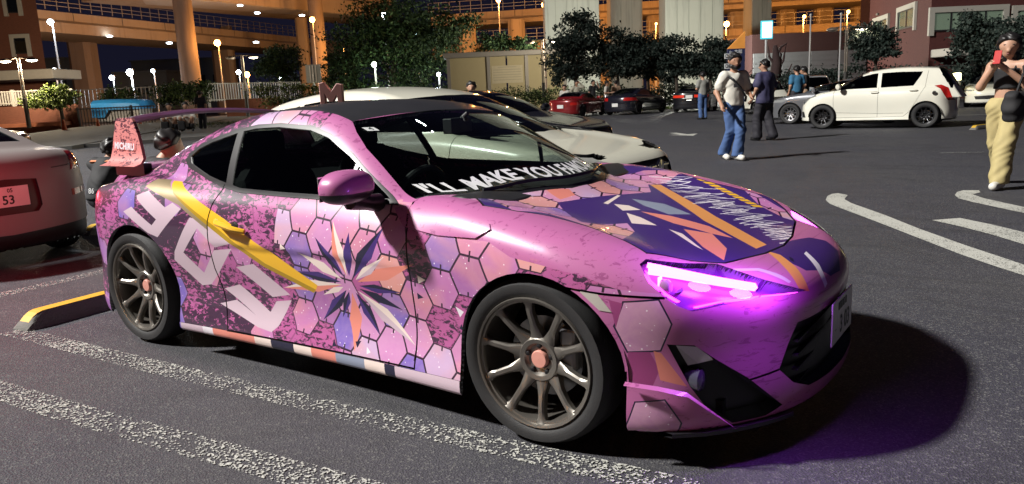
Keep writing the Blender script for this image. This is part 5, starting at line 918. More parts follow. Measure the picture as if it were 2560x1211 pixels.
def build_hero():
    f=car_f(HERO); T,M=half_soup(f,2.15,.019,1.34)
    BODY,GAP,WS,SG,QG,TRIM,ROOF,HOOD,COWL,LAMP,FOG,GRILLE,BUMP,DOOR,SKIRT,MARK,VENT,RW,CHIN=range(19)
    up=lambda z0:(lambda c:c[:,2]>z0); side=lambda c:(c[:,1]>.45); hi=lambda c:(c[:,2]>.8)&(c[:,1]>.4)
    allc=lambda c:np.ones(len(c),bool)
    k=~((T.mean(1)[:,2]<.142)&(np.abs(T[...,2]-T.mean(1)[:,None,2]).max(1)<.004)); T,M=T[k],M[k]
    # front bumper, skirts, doors
    T,M=imprint(T,M,'S',[(1.45,0),(1.45,.6135),(1.569,.603),(1.76,.592),(1.80,.62),(1.80,.9),(2.35,.9),(2.35,0)],allc,0,BUMP)
    T,M=imprint(T,M,'S',[(-.92,.0),(.99,.0),(.99,.19),(-.92,.172)],side,0,SKIRT)
    T,M=imprint(T,M,'S',[(.715,.193),(.725,.562),(.712,.70),(.704,.779),(.672,.852),(-.545,.884),(-.575,.80),(-.593,.717),(-.59,.55),(-.586,.478),(-.555,.37),(-.515,.177)],side,0,DOOR)
    T,M=imprint(T,M,'S',[(.603,.829),(.736,.850),(.947,.830),(1.098,.802),(1.117,.783),(1.062,.752),(.865,.749),(.688,.768)],side,0,VENT)
    hoodp=[(1.075,-.05),(1.055,.15),(.965,.36),(.88,.56),(.91,.65),(1.006,.735),(1.146,.715),(1.258,.668),(1.408,.652),(1.568,.674),(1.66,.702),(1.76,.60),(1.846,.46),(1.88,.30),(1.905,.187),(1.925,-.05)]
    T,M=imprint(T,M,'T',[(1.15,-.05),(1.0,.40),(.91,.57),(.83,.57),(.9,-.05)],up(.80),0,COWL)
    T,M=imprint(T,M,'T',hoodp,up(.5),0,HOOD)
    ws=[(1.045,-.05),(1.03,.137),(.936,.348),(.848,.546),(.75,.66),(.668,.735),(.469,.687),(.326,.650),(.22,.60),(.145,.548),(.189,.379),(.223,.183),(.238,-.05)]
    T,M=imprint(T,M,'T',[(.145,.548),(.05,.538),(-.08,.533),(-.3,.530),(-.55,.515),(-.80,.49),(-.88,.30),(-.90,-.05),(.3,-.05),(.223,.183)],up(1.0),0,ROOF)
    T,M=imprint(T,M,'T',[(-.93,-.05),(-.91,.30),(-.84,.46),(-1.15,.50),(-1.36,.50),(-1.44,.3),(-1.46,-.05)],up(.9),0,RW)
    T,M=imprint(T,M,'T',ws,hi if False else up(.82),0,WS)
    trim=[(.612,.842),(.45,.938),(.28,1.040),(.10,1.122),(-.04,1.157),(-.276,1.172),(-.45,1.167),(-.613,1.145),(-.78,1.107),(-.911,1.067),(-.985,1.022),(-.998,.992),(-.94,.957),(-.80,.927),(-.721,.907),(-.57,.877),(-.411,.856),(-.1,.850),(.157,.847),(.4,.843)]
    T,M=imprint(T,M,'S',trim,hi,0,TRIM)
    T,M=imprint(T,M,'S',[(.555,.862),(.42,.945),(.27,1.028),(.10,1.104),(-.04,1.138),(-.276,1.154),(-.45,1.149),(-.545,1.136),(-.485,.888),(-.411,.876),(-.1,.869),(.157,.867),(.4,.863)],hi,0,SG)
    T,M=imprint(T,M,'S',[(-.590,1.128),(-.78,1.087),(-.895,1.05),(-.955,1.01),(-.92,.978),(-.80,.947),(-.721,.927),(-.60,.905),(-.535,.896)],hi,0,QG)
    T,M=imprint(T,M,'S',[(.345,1.0),(.325,1.0),(.30,.87),(.32,.868)],hi,0,TRIM,[SG])
    N3=lambda L:[(((2.1-x)+y)*.7071,z) for x,y,z in L]
    front=lambda c:(c[:,0]>1.45)
    T,M=imprint(T,M,'N',N3([(1.666,.769,.692),(1.673,.736,.703),(1.78,.60,.672),(1.848,.515,.652),(1.93,.48,.622),(1.978,.455,.603),(2.087,.305,.540),(1.994,.55,.562),(1.913,.671,.557),(1.841,.748,.546),(1.80,.772,.565),(1.762,.79,.594),(1.706,.797,.643)]),front,0,LAMP)
    T,M=imprint(T,M,'N',N3([(1.773,.797,.439),(1.846,.745,.431),(1.902,.689,.373),(1.98,.605,.296),(2.061,.483,.172),(2.02,.54,.147),(1.94,.65,.147),(1.885,.729,.212),(1.838,.76,.292)]),front,0,FOG)
    T,M=imprint(T,M,'N',N3([(2.081,.389,.444),(2.122,.172,.447),(2.135,-.05,.450),(2.15,-.05,.198),(2.14,.17,.199),(2.113,.345,.205),(2.082,.432,.24),(2.049,.488,.299),(2.062,.44,.37)]),front,0,GRILLE)
    T,M=imprint(T,M,'N',N3([(1.5,.882,.606),(1.561,.871,.600),(1.608,.864,.544),(1.567,.873,.548)]),front,0,MARK)
    # shut lines
    gp=lambda p,pts,w,c,only=None: seam(T,M,p,pts,w,c,GAP,only)
    T,M=gp('S',[(.672,.852),(.704,.779),(.712,.70),(.725,.562),(.715,.193),(.10,.185),(-.515,.177),(-.555,.37),(-.586,.478),(-.59,.55),(-.593,.717),(-.575,.80),(-.545,.884)],.008,side)
    T,M=gp('T',hoodp[3:],.009,up(.5),[HOOD,BODY,BUMP])
    T,M=gp('S',[(1.45,.6135),(1.569,.603),(1.76,.592)],.008,lambda c:(c[:,1]>.6)&(c[:,0]>1.4),[BODY,BUMP])
    T,M=gp('N',N3([(1.97,.62,.286),(2.05,.488,.299)]),.007,front,[BUMP])
    for cx,cz,r in((1.303,.305,.345),(-1.25,.312,.352)): T,M=imprint(T,M,'S',arch(cx,cz,r),lambda c:c[:,1]>.5,0,GAP)
    T,M=imprint(T,M,'S',[(1.64,-.1),(1.64,.34),(1.652,.34),(1.655,-.1)],lambda c:c[:,1]>.5,0,GAP)
    k=M[:,0]!=GAP; T,M=T[k],M[k]
    # materials
    hexs=wrap('vinyl_hexagon_print','hex'); plain=wrap('vinyl_pink_print','plain'); hext=wrap('vinyl_hexagon_print_bonnet','hex',True,1.7)
    black=mat('black_trim',(.012,.012,.014),.35); carbon=mat('matt_black_roof_film',(.022,.022,.026),.42,coat=.2)
    pr_=lambda n,c,**k:mat('vinyl_'+n,c,.34,var=.08,scale=3,coat=.35,croug=.12,**k)
    ink=dict(glyph=pr_('mauve',(.52,.40,.47)),gold=mat('vinyl_gold',(.36,.28,.17),.3,.45,coat=.3),yellow=pr_('yellow',(.75,.42,.02)),yellow2=pr_('mustard',(.36,.22,.01)),navy=pr_('navy',(.012,.011,.035)),cream=pr_('cream',(.72,.60,.55)),coral=pr_('coral',(.66,.22,.17)),steel=pr_('steel',(.22,.25,.34)),orange=pr_('orange',(.65,.28,.09)),white=pr_('white',(.7,.66,.72)),deep=pr_('deep_violet',(.045,.02,.14)),lilac=wrap('vinyl_lilac_print','cell'),berry=pr_('berry',(.28,.05,.17)))
    inks=['glyph','gold','yellow','yellow2','navy','cream','coral','steel','orange','white','deep','lilac','berry']
    ML=[hexs,plain,hext]+[ink[k] for k in inks]; IX={k:3+i for i,k in enumerate(inks)}
    far_T,far_M=T.copy(),M.copy(); near_T,near_M=both(T,M)
    def paint(T,M,near):
        m=M
        m[np.isin(m[:,0],[VENT]),1]=1; m[m[:,0]==HOOD,1]=IX['deep']; m[m[:,0]==BUMP,1]=1
        c=T.mean(1); m[(m[:,0]==BODY)&(c[:,0]>.02)&(c[:,2]>.86),1]=1; m[(m[:,0]==BODY)&(c[:,0]<-1.45)&(c[:,2]>.62),1]=0
        s0=-1 if near else 1
        for n,L in GFX['S']:
            cond=(lambda c:c[:,1]*s0>.5)
            if n=='plain':
                L=[(.765,.755),(1.12,.745),(1.22,.70),(1.34,.685),(1.50,.66),(1.62,.62),(1.8,.60),(1.8,1.0),(.587,1.0),(.629,.775)]
                T,m=imprint(T,m,'S',L,cond,1,1,[BODY,VENT])
            elif near: T,m=imprint(T,m,'S',L,cond,1,IX[n],[BODY,DOOR])
        if near:
            N=lambda L:N3([(x,abs(y),z) for x,y,z in L])
            for n,L in (('lilac',[(1.618,.861,.496),(1.646,.85,.577),(1.746,.803,.585),(1.785,.793,.507),(1.753,.806,.419),(1.656,.845,.411)]),('lilac',[(1.6,.858,.12),(1.654,.858,.154),(1.681,.846,.236),(1.768,.809,.247),(1.814,.784,.168),(1.80,.786,.12)]),('berry',[(1.656,.845,.408),(1.722,.82,.412),(1.753,.807,.352),(1.729,.823,.286),(1.655,.847,.311)]),('coral',[(1.734,.815,.415),(1.756,.804,.408),(1.83,.766,.293),(1.754,.809,.316)]),('berry',[(1.62,.86,.49),(1.60,.866,.585),(1.64,.85,.575)])):
                if n=='lilac':
                    Q=N(L); c=np.mean(Q,0); T,m=imprint(T,m,'N',[tuple(c+(np.array(q)-c)*1.07) for q in Q],lambda c:c[:,0]>1.5,1,IX['navy'],[BUMP])
                T,m=imprint(T,m,'N',N(L),lambda c:c[:,0]>1.5,1,IX[n],[BUMP])
            for x0,x1,n in ((-.88,-.70,'glyph'),(-.70,-.62,'white'),(-.62,-.30,'coral'),(-.30,-.18,'cream'),(-.18,-.02,'navy'),(-.02,.10,'cream'),(.10,.26,'coral'),(.26,.44,'steel'),(.44,.56,'cream'),(.56,.62,'navy'),(.62,.99,'glyph')):
                T,m=imprint(T,m,'S',[(x0,0),(x1,0),(x1-.02,.3),(x0-.02,.3)],lambda c:c[:,1]<-.5,1,IX[n],[SKIRT])
        return T,m
    near_T,near_M=paint(near_T,near_M,True); far_T,far_M=paint(far_T,far_M,False)
    HT=np.concatenate([near_T,far_T]); HM=np.concatenate([near_M,far_M])
    # bonnet print runs across both halves
    for n,L in GFX['T']:
        HT,HM=imprint(HT,HM,'T',L,up(.5),1,2 if n=='hexw' else IX[n],[HOOD])
    for n,L in GFX['nose']: HT,HM=imprint(HT,HM,'T',L,lambda c:(c[:,2]>.50)&(c[:,0]>1.7),1,IX[n],[BUMP])
    for L in GFX['scr']:
        for (x0,y0),(x1,y1) in zip(L[:-1],L[1:]):
            d=math.hypot(x1-x0,y1-y0)+1e-6; nx,ny=-(y1-y0)/d*.0024,(x1-x0)/d*.0024
            HT,HM=imprint(HT,HM,'T',[(x0+nx,y0+ny),(x1+nx,y1+ny),(x1-nx,y1-ny),(x0-nx,y0-ny)],up(.5),1,IX['white'],[HOOD])
    car=empty('sports_coupe',(0,0,0),0,'low pink and purple coupe wrapped in hexagon print with glowing magenta headlight','car')
    gw=glass('windscreen_glass',(.74,.82,.78)); gs=glass('tinted_rear_glass',(.16,.18,.18)); gd=glass('door_glass',(.44,.50,.46))
    def part(name,ids,mats=None,inset=0,flange=0,sides=None,fm=None,parent=car,f=f):
        r=[]
        for s in ((0,) if sides is None else sides):
            k=np.isin(HM[:,0],ids)
            if s: k&=(np.sign(HT.mean(1)[:,1])==s)
            T=HT[k]; mi=HM[k,1] if mats is None else np.zeros(k.sum(),int)
            r.append(shell_mesh(name,T,mi,ML if mats is None else [mats],f,inset,flange,parent,flange_mat=fm))
        return r if sides else r[0]
    part('body_panels',[BODY],None,0,.02,fm=black)
    doors=part('door',[DOOR],None,0,.016,(-1,1),fm=black)
    part('bonnet',[HOOD],None,0,.014,fm=black); part('front_bumper',[BUMP],None,0,.02,fm=black)
    part('side_skirt',[SKIRT],None,-.004,.02,(-1,1),fm=black); part('roof_panel',[ROOF],carbon,0,.01)
    part('cowl_panel',[COWL],black,.004); part('windscreen',[WS],gw,.003); part('rear_window',[RW],gs,.003)
    part('window_trim',[TRIM],black,-.003,.012,(-1,1)); part('door_window',[SG],gd,.004,0,(-1,1)); part('quarter_window',[QG],gs,.004,0,(-1,1))
    part('wing_vent',[VENT],None,-.007,.02,(-1,1))
    dk=mat('recess_black',(.006,.006,.008),.45)
    part('fog_lamp_recess',[FOG],dk,.055,-.055,(-1,1)); part('grille_recess',[GRILLE],dk,.05,-.05)
    part('side_marker',[MARK],mat('marker_lens',(.45,.42,.38),.15,0,coat=1),-.002,.01,(-1,1))
    # headlamps: clear lens, bowl coloured violet for the glow inside, lit bar
    lens=glass('headlamp_lens',(.86,.80,.88)); bowl=mat('headlamp_bowl',(.30,.10,.42),.3,.3)
    led=emit('magenta_light_bar',(1,.12,.95),10); led2=emit('magenta_light_edge',(.95,.04,.9),9); warm=emit('headlamp_reflector_glint',(1,.25,.8),5)
    for s in(-1,1):
        hl=empty('headlamp'); hl.parent=car
        part('lens',[LAMP],lens,.0,0,(s,),parent=hl); part('bowl',[LAMP],bowl,.05,-.05,(s,),parent=hl)
        def on(P,inn):
            P=np.array(P,float); P[:,1]*=s; n=grad(f,P); n/=np.linalg.norm(n,axis=1,keepdims=True); P=P-n*(f(P)/1.0)[:,None]; return [tuple(q) for q in P-n*inn]
        def ribbon(name,A,Bp,m):
            a=on(A,.012); b=on(Bp,.012); mb=MB(); n=len(a); mb.add(a+b,[(i,i+1,n+i+1,n+i) for i in range(n-1)]); mb.add(on(A,.03)+on(Bp,.03),[(n+i,n+i+1,i+1,i) for i in range(n-1)]); return mb.build(name,m,hl)
        cb=[(1.689,.748,.691),(1.735,.718,.681),(1.774,.690,.670),(1.83,.645,.653),(1.879,.601,.636),(1.93,.55,.619),(1.978,.497,.602)]
        c0=np.array(on(cb,.014)); nn=grad(f,c0); nn/=np.linalg.norm(nn,axis=1,keepdims=True); tt=np.gradient(c0,axis=0); ww=np.cross(nn,tt); ww/=np.linalg.norm(ww,axis=1,keepdims=True); ww*=np.linspace(.021,.011,len(cb))[:,None]
        n_=len(cb); V=[tuple(q) for q in np.concatenate([c0+ww,c0-ww,c0+ww*.8-nn*.02,c0-ww*.8-nn*.02])]
        MB().add(V,[(i,i+1,n_+i+1,n_+i) for i in range(n_-1)]+[(i,i+1,2*n_+i+1,2*n_+i) for i in range(n_-1)]+[(n_+i,n_+i+1,3*n_+i+1,3*n_+i) for i in range(n_-1)]).build('light_bar',led,hl)
        ribbon('light_edge',[(1.852,.738,.560),(1.91,.672,.572),(1.955,.61,.574),(2.0,.535,.573),(2.05,.43,.561),(2.075,.345,.547)],[(1.855,.740,.555),(1.912,.675,.565),(1.957,.615,.566),(2.0,.54,.565),(2.05,.435,.555),(2.075,.345,.543)],led2)
        ribbon('bowl_edge',[(1.69,.772,.690),(1.71,.788,.648),(1.762,.783,.602),(1.80,.766,.575)],[(1.694,.768,.69),(1.716,.784,.650),(1.767,.778,.606),(1.805,.760,.579)],led2)
        c=on([(1.765,.757,.628)],.03)[0]; MB().lathe([(.001,.012),(.018,.01),(.026,.0),(.026,-.02)],20,'x',c).build('projector',mat('projector_glass',(.5,.3,.45),.1,.2,coat=1),hl,smooth=True)
        c=on([(1.742,.768,.652)],.02)[0]; MB().box(c,(.008,.02,.03)).build('reflector',warm,hl)
        if s<0:
            for k,(P,en) in enumerate((((1.86,.66,.63),8),((1.97,.54,.58),9))):
                q=on([P],-.09)[0]; l=bpy.data.lights.new('headlamp_glow','POINT'); l.energy=en; l.color=(.48,.10,1); l.shadow_soft_size=.05
                lo=bpy.data.objects.new('headlamp_glow',l); COL.objects.link(lo); lo.location=q; lo.parent=hl
        # fog lamp: round lamp in the recess with clear indicator above
        MB().lathe([(.001,.006),(.030,.004),(.040,-.004),(.042,-.05)],24,'x',(1.865,s*.72,.305)).build('fog_lamp',mat('fog_lamp_glass',(.05,.05,.07),.08,.1,coat=1),car,smooth=True)
        MB().add([(1.795,s*.775,.432),(1.850,s*.735,.424),(1.893,s*.688,.372),(1.85,s*.72,.362),(1.825,s*.748,.360)],[(0,1,2,3,4)] if s>0 else [(4,3,2,1,0)]).build('indicator',mat('indicator_lens',(.45,.42,.45),.12,.3,coat=1),car)
    # grille bars and chin lip
    g=MB()
    for i in range(4): g.box((2.075,0,.22+i*.052),(.02,.78,.008))
    g.build('grille_bars',dk,car)
    xs=[spl(HERO['xf'])(y) for y in np.linspace(0,.80,14)]
    pts=[(x-.0,y) for x,y in zip(xs,np.linspace(0,.80,14))]; pts=[(x,-y) for x,y in pts[::-1]]+pts[1:]
    V=[];F=[]
    for x,y in pts: V+=[(x-.12,y,.118),(x+.014,y*1.008,.118),(x+.014,y*1.008,.132),(x-.12,y,.140)]
    for i in range(len(pts)-1):
        for k in range(4): F.append((4*i+k,4*i+(k+1)%4,4*i+4+(k+1)%4,4*i+4+k))
    
    for sd in(-1,1):
        ch=MB(); q=[p for p in pts if p[1]*sd>.38]; V=[];F=[]
        for x,y in q: V+=[(x-.12,y,.118),(x+.014,y*1.008,.118),(x+.014,y*1.008,.132),(x-.12,y,.140)]
        for i in range(len(q)-1):
            for k in range(4): F.append((4*i+k,4*i+(k+1)%4,4*i+4+(k+1)%4,4*i+4+k))
        ch.add(V,F); ch.build('chin_lip',black,car,smooth=True)
    # corner fins of the bumper
    for s in(-1,1):
        V=[(1.655,s*.862,.318),(1.76,s*.83,.312),(1.845,s*.775,.285),(1.955,s*.665,.142),(1.80,s*.80,.128),(1.655,s*.868,.138)]; W2=[(x,y+s*.022,z) for x,y,z in V]; W2[3]=(1.965,s*.675,.140)
        q=MB(); n=6; q.add([(1.655,s*.866,.312),(1.76,s*.836,.304),(1.84,s*.79,.282),(1.955,s*.672,.142),(1.655,s*.880,.303),(1.762,s*.849,.294),(1.848,s*.800,.270),(1.966,s*.677,.138)],[(0,1,5,4),(1,2,6,5),(2,3,7,6)] if s>0 else [(4,5,1,0),(5,6,2,1),(6,7,3,2)]); q.build('bumper_fin',plain,car,smooth=True)
    # number plate
    pl=empty('number_plate',(2.146,0,.377)); pl.parent=car; pm=mat('plate_white',(.62,.62,.6),.4); pk=mat('plate_ink',(.01,.03,.02),.5)
    MB().box((0,0,0),(.006,.33,.165)).build('plate',pm,pl,bevel=.002)
    X=Matrix(((0,0,1,.0045),(1,0,0,0),(0,1,0,0),(0,0,0,1)))
    text_obj('plate_number','3 03',.095,pk,pl,X@Matrix.Translation((.035,-.028,0)),bold=.002); text_obj('plate_mark','··',.06,pk,pl,X@Matrix.Translation((-.12,-.03,0)))
    for i,w in enumerate((.03,.028,.018,.016)): MB().box((.004,-.06+i*.036,.052),(.002,w,.028)).build('plate_mark',pk,pl)
    # wheel housings, floor pan, interior
    for cx in(1.303,-1.25):
        for s in(-1,1):
            w=MB(); V=[];F=[];n=20
            for i in range(n+1):
                a=math.pi*i/n; V+=[(cx-.358*math.cos(a),s*.85,.30+.358*math.sin(a)),(cx-.358*math.cos(a),s*.50,.30+.358*math.sin(a)),(cx,s*.50,.30)]
            for i in range(n): F+=[(3*i,3*i+3,3*i+4,3*i+1),(3*i+1,3*i+4,3*i+5)]
            for q in(0,n): k=3*q; F.append((k,k+1,k+1)[:0] or (k,k+1,k+2))
            w.add(V,F); w.build('wheel_housing',dk,car)
    u=MB(); u.box((0,0,.20),(1.75,1.60,.06)); u.box((1.79,0,.19),(.24,1.3,.05)); u.box((-1.75,0,.2),(.3,1.3,.05)); u.box((1.25,0,.30),(.7,.98,.2)); u.box((-1.25,0,.32),(.8,.98,.25)); u.build('floor_pan',dk,car)
    cl=mat('cabin_cloth',(.018,.018,.02),.8); cp=mat('cabin_plastic',(.012,.012,.014),.5)
    d=MB(); d.prism([(.98,.55),(1.0,.84),(.86,.875),(.62,.86),(.50,.80),(.46,.62),(.60,.5)],-.69,.69); d.v=[(x,z,y) for x,y,z in d.v]; d.f=[q[::-1] for q in d.f]; d.build('dashboard',cp,car,smooth=True,bevel=.015)
    for s in(-1,1):
        st=empty('seat',(-.28,s*.36,.28)); st.parent=car
        q=MB(); q.prism([(-.24,-.25),(.25,-.22),(.25,.22),(-.24,.25)],0,.16); q.build('cushion',cl,st,bevel=.04)
        q=MB(); q.prism([(-.26,-.08),(-.24,.28),(-.12,.40),(.12,.40),(.24,.28),(.26,-.08)],-.06,.06); q.build('backrest',cl,st,bevel=.04,xf=Matrix.Translation((-.32,0,.33))@Matrix.Rotation(R(-16),4,'Y')@Matrix(((0,0,1,0),(1,0,0,0),(0,1,0,0),(0,0,0,1))))
        q=MB(); q.box((0,0,0),(.09,.24,.15)); q.build('head_rest',cl,st,bevel=.035,xf=Matrix.Translation((-.46,0,.77)))
    sw=MB(); n=28
    ring=[(0,.18*math.cos(2*math.pi*i/n),.18*math.sin(2*math.pi*i/n)) for i in range(n+1)]; sw.tube(ring,.016,8,cap=False); sw.box((0,0,0),(.03,.3,.04)); sw.box((0,0,-.07),(.03,.04,.14)); sw.lathe([(.001,.03),(.06,.02),(.065,-.01)],16,'x')
    so_=sw.build('steering_wheel',cp,car,smooth=True); so_.location=(.34,-.36,.78); so_.rotation_euler=(0,R(22),0)
    mi=MB(); mi.box((0,0,0),(.05,.23,.075)); mi.tube([(.02,0,.03),(.06,0,.06)],.012); o=mi.build('rear_view_mirror',cp,car,bevel=.012); o.location=(.30,.02,1.12); o.rotation_euler=(0,0,R(12))
    MB().prism([(-.55,-.62),(-.55,.62),(-1.5,.55),(-1.5,-.55)],.80,.83).build('parcel_shelf',cl,car)
    for s in(-1,1): MB().box((0.05,s*.72,.68),(1.15,.05,.30)).build('door_card',cp,car)
    # outline of the screen text, laid on the glass
    fh=f
    def surfz(x,y):
        lo=np.full(len(x),.7); hi_=np.full(len(x),1.4)
        for _ in range(36):
            m=(lo+hi_)/2; i=fh(np.stack([x,y,m],-1))<0; lo=np.where(i,m,lo); hi_=np.where(i,hi_,m)
        return lo
    def squeeze(me,k):
        me.transform(Matrix.Scale(k,4,(1,0,0))); return me
    def on_screen(name,me,y0,x0,m,sl=.86):
        V=np.array([v.co[:] for v in me.vertices]); y=y0+V[:,0]
        base=spl([(-.9,.55),(-.735,.662),(-.66,.74),(-.546,.84),(-.348,.928),(-.137,1.02),(0,1.035),(.137,1.02),(.348,.928),(.546,.84),(.735,.662),(.9,.55)])(y)
        x=base-x0-V[:,1]*sl; z=surfz(x,y); P=np.stack([x,y,z],-1); n=grad(fh,P); n/=np.linalg.norm(n,axis=1,keepdims=True); P+=n*.0025
        me.vertices.foreach_set('co',P.astype(np.float32).ravel()); me.update(); me.materials.clear(); me.materials.append(m); return link(name,me,car)
    tw=mat('screen_lettering',(.62,.62,.64),.5)
    on_screen('screen_lettering',squeeze(text_mesh("I'LL MAKE YOU FAMOUS",.135,'LEFT',bold=.0042),.66),-.675,.09,tw)
    def quad(y,x,w,h): 
        me=bpy.data.meshes.new('q'); me.from_pydata([(-w/2,-h/2,0),(w/2,-h/2,0),(w/2,h/2,0),(-w/2,h/2,0)],[],[(0,1,2,3)]); return me
    k=quad(0,0,.046,.04); on_screen('inspection_sticker',k,-.537,.60,mat('sticker_white',(.6,.62,.62),.5),.9)
    t4=text_mesh('4',.04); s4=on_screen('inspection_number',t4,-.537,.60,pk,.9)
    for v in s4.data.vertices: v.co.z+=.002
    for y0,y1 in((-.52,.02),(.02,.50)):
        q=MB(); ys=np.linspace(y0,y1,8); b=spl([(-.735,.70),(-.546,.865),(-.348,.95),(-.137,1.035),(0,1.05),(.137,1.035),(.348,.95),(.546,.865)])(ys)-.035; z=surfz(b,ys)+.016
        q.tube(list(zip(b,ys,z)),.008,6); q.build('wiper',black,car,smooth=True)
    # mirrors
    def mir(P):
        x,y,z=P[...,0],P[...,1],P[...,2]
        q=(np.abs((x+.012*np.sign(x)*0)/.085)**2.4+np.abs(y/.128)**2.6+np.abs((z+.10*y*y)/.066)**2.3)**(1/2.4)-1
        return smax(q*.07,-.045-x,.015)
    P,F=surface_nets(mir,(-.12,-.16,-.1),(.12,.16,.1),.009); T0=tris(P,F); M0=np.zeros((len(T0),2),int)
    T0,M0=split(T0,M0,T0[...,2]+.018,np.ones(len(T0),bool))
    for s in(-1,):
        mo=empty('door_mirror',(.515,s*.965,.935) if s<0 else (.40,.90,.93)); mo.parent=car; mo.rotation_euler=(0,0,s*R(-8) if s<0 else R(-75))
        c=T0.mean(1)[:,2]>-.018
        shell_mesh('mirror_cap',T0[c],np.zeros(c.sum(),int),[plain],mir,parent=mo); shell_mesh('mirror_shell',T0[~c],np.zeros((~c).sum(),int),[black],mir,parent=mo)
        MB().tube([(.0,-s*.02,-.05),(.02,-s*.10,-.075),(.02,-s*.17,-.085)],[.045,.032,.04],10).build('mirror_arm',black,mo,smooth=True)
        MB().box((-.047,0,0),(.003,.21,.095)).build('mirror_glass',mat('mirror_silver',(.6,.6,.6),.03,1),mo)
    # door handles: recess and grip
    for s,dr in zip((-1,1),doors):
        h_=MB(); pts=[(-.50,s*.868,.727),(-.46,s*.892,.722),(-.34,s*.894,.700),(-.29,s*.868,.688)]; h_.tube(pts,[.012,.015,.015,.012],8); h_.build('handle',ink['yellow'] if s<0 else plain,dr,smooth=True)
        MB().lathe([(.001,.003*s),(.02,.003*s),(.03,0.0)],16,'y',(-.38,s*.851,.70)).build('handle_recess',dk,dr,smooth=True)
    # rear wing
    wg=empty('rear_wing'); wg.parent=car; wm=wrap('vinyl_wing_print','plain',tone=((.035,.018,.05),(.12,.04,.10)))
    V=[];F=[]; n=13
    for i in range(n):
        y=-.60+1.2*i/(n-1); zz=1.19+.05*(1-(y/.6)**2); xx=-1.70-.08*(1-(y/.6)**2)
        V+=[(xx+.08,y,zz+.004),(xx+.04,y,zz+.016),(xx-.05,y,zz+.018),(xx-.10,y,zz+.016),(xx-.05,y,zz-.004),(xx+.04,y,zz-.014)]
    for i in range(n-1):
        for k in range(6): F.append((6*i+k,6*i+(k+1)%6,6*i+6+(k+1)%6,6*i+6+k))
    MB().add(V,F).build('wing_blade',wm,wg,smooth=True)
    for s in(-1,1):
        V=[];F=[]
        prof=[(1.222,-1.755,-1.60),(1.20,-1.765,-1.575),(1.12,-1.785,-1.525),(1.04,-1.80,-1.49),(.99,-1.815,-1.465),(.965,-1.825,-1.455),(.952,-1.83,-1.455)]
        outs=[.60,.605,.615,.625,.635,.66,.70]
        for (z,x0,x1),yo in zip(prof,outs): V+=[(x0,s*yo,z),(x1,s*yo,z),(x1,s*(yo-.018),z),(x0,s*(yo-.018),z)]
        for i in range(len(prof)-1):
            for k in range(4): F.append((4*i+k,4*i+(k+1)%4,4*i+4+(k+1)%4,4*i+4+k))
        F+=[(0,1,2,3),tuple(range(4*len(prof)-4,4*len(prof)))[::-1]]
        e=MB().add(V,F).build('end_plate',wrap('vinyl_end_plate','plain',tone=((.55,.16,.14),(.60,.24,.24))) if s<0 else wm,wg,smooth=True)
        if s<0: text_obj('lettering','MICHIRU',.052,ink['white'],wg,Matrix.Translation((-1.655,-.632,1.06))@Matrix.Rotation(R(-7),4,'X')@Matrix.Rotation(R(90),4,'X')@Matrix.Rotation(R(-3),4,'Z'),bold=.002)
        MB().box((-1.64,s*.60,.925),(.30,.05,.07)).build('wing_foot',dk,wg)
    # wheels
    rub=mat('tyre_rubber',(.016,.016,.017),.62,bump=.15,scale=30); rimm=mat('gunmetal_rim',(.20,.185,.165),.34,.75,var=.12); cap=mat('rose_cap',(.55,.25,.2),.4)
    for x in(1.285,-1.285):
        for s in(-1,1): wheel_parts(car,(x,s*.762,.312),.312,.2445,.215,s,rub,rimm,dk,10,cap,1,ang=.22 if x>0 else .05)
    for x in(1.285,-1.285):
        for s in(-1,1): MB().box((x-.02+.13*(1 if x<0 else 1),s*.765,.36),(.07,.07,.16)).build('brake_caliper',mat('caliper_grey',(.18,.18,.19),.45,.6),car,bevel=.015)
    # letter standing on the roof
    L=[(-.10,0),(-.10,.19),(-.06,.20),(.0,.115),(.06,.185),(.105,.175),(.105,0),(.062,0),(.055,.09),(.012,.03),(-.018,.03),(-.056,.10),(-.056,0)]
    m=MB(); m.prism(L,-.028,.028); o=m.build('roof_letter',mat('rose_letter',(.62,.34,.32),.6),None,bevel=.004,xf=Matrix.Rotation(R(90),4,'X'))
    tag(o,'pink block letter M standing on the black roof of the wrapped coupe','letter'); return car,o,surfz
hero,letter,_sz=build_hero()
letter.location=(-.54,-.03,_sz(np.array([-.54]),np.array([-.03]))[0]-.004); letter.rotation_euler=(0,0,R(38)); letter.scale=(.60,1.3,.64)
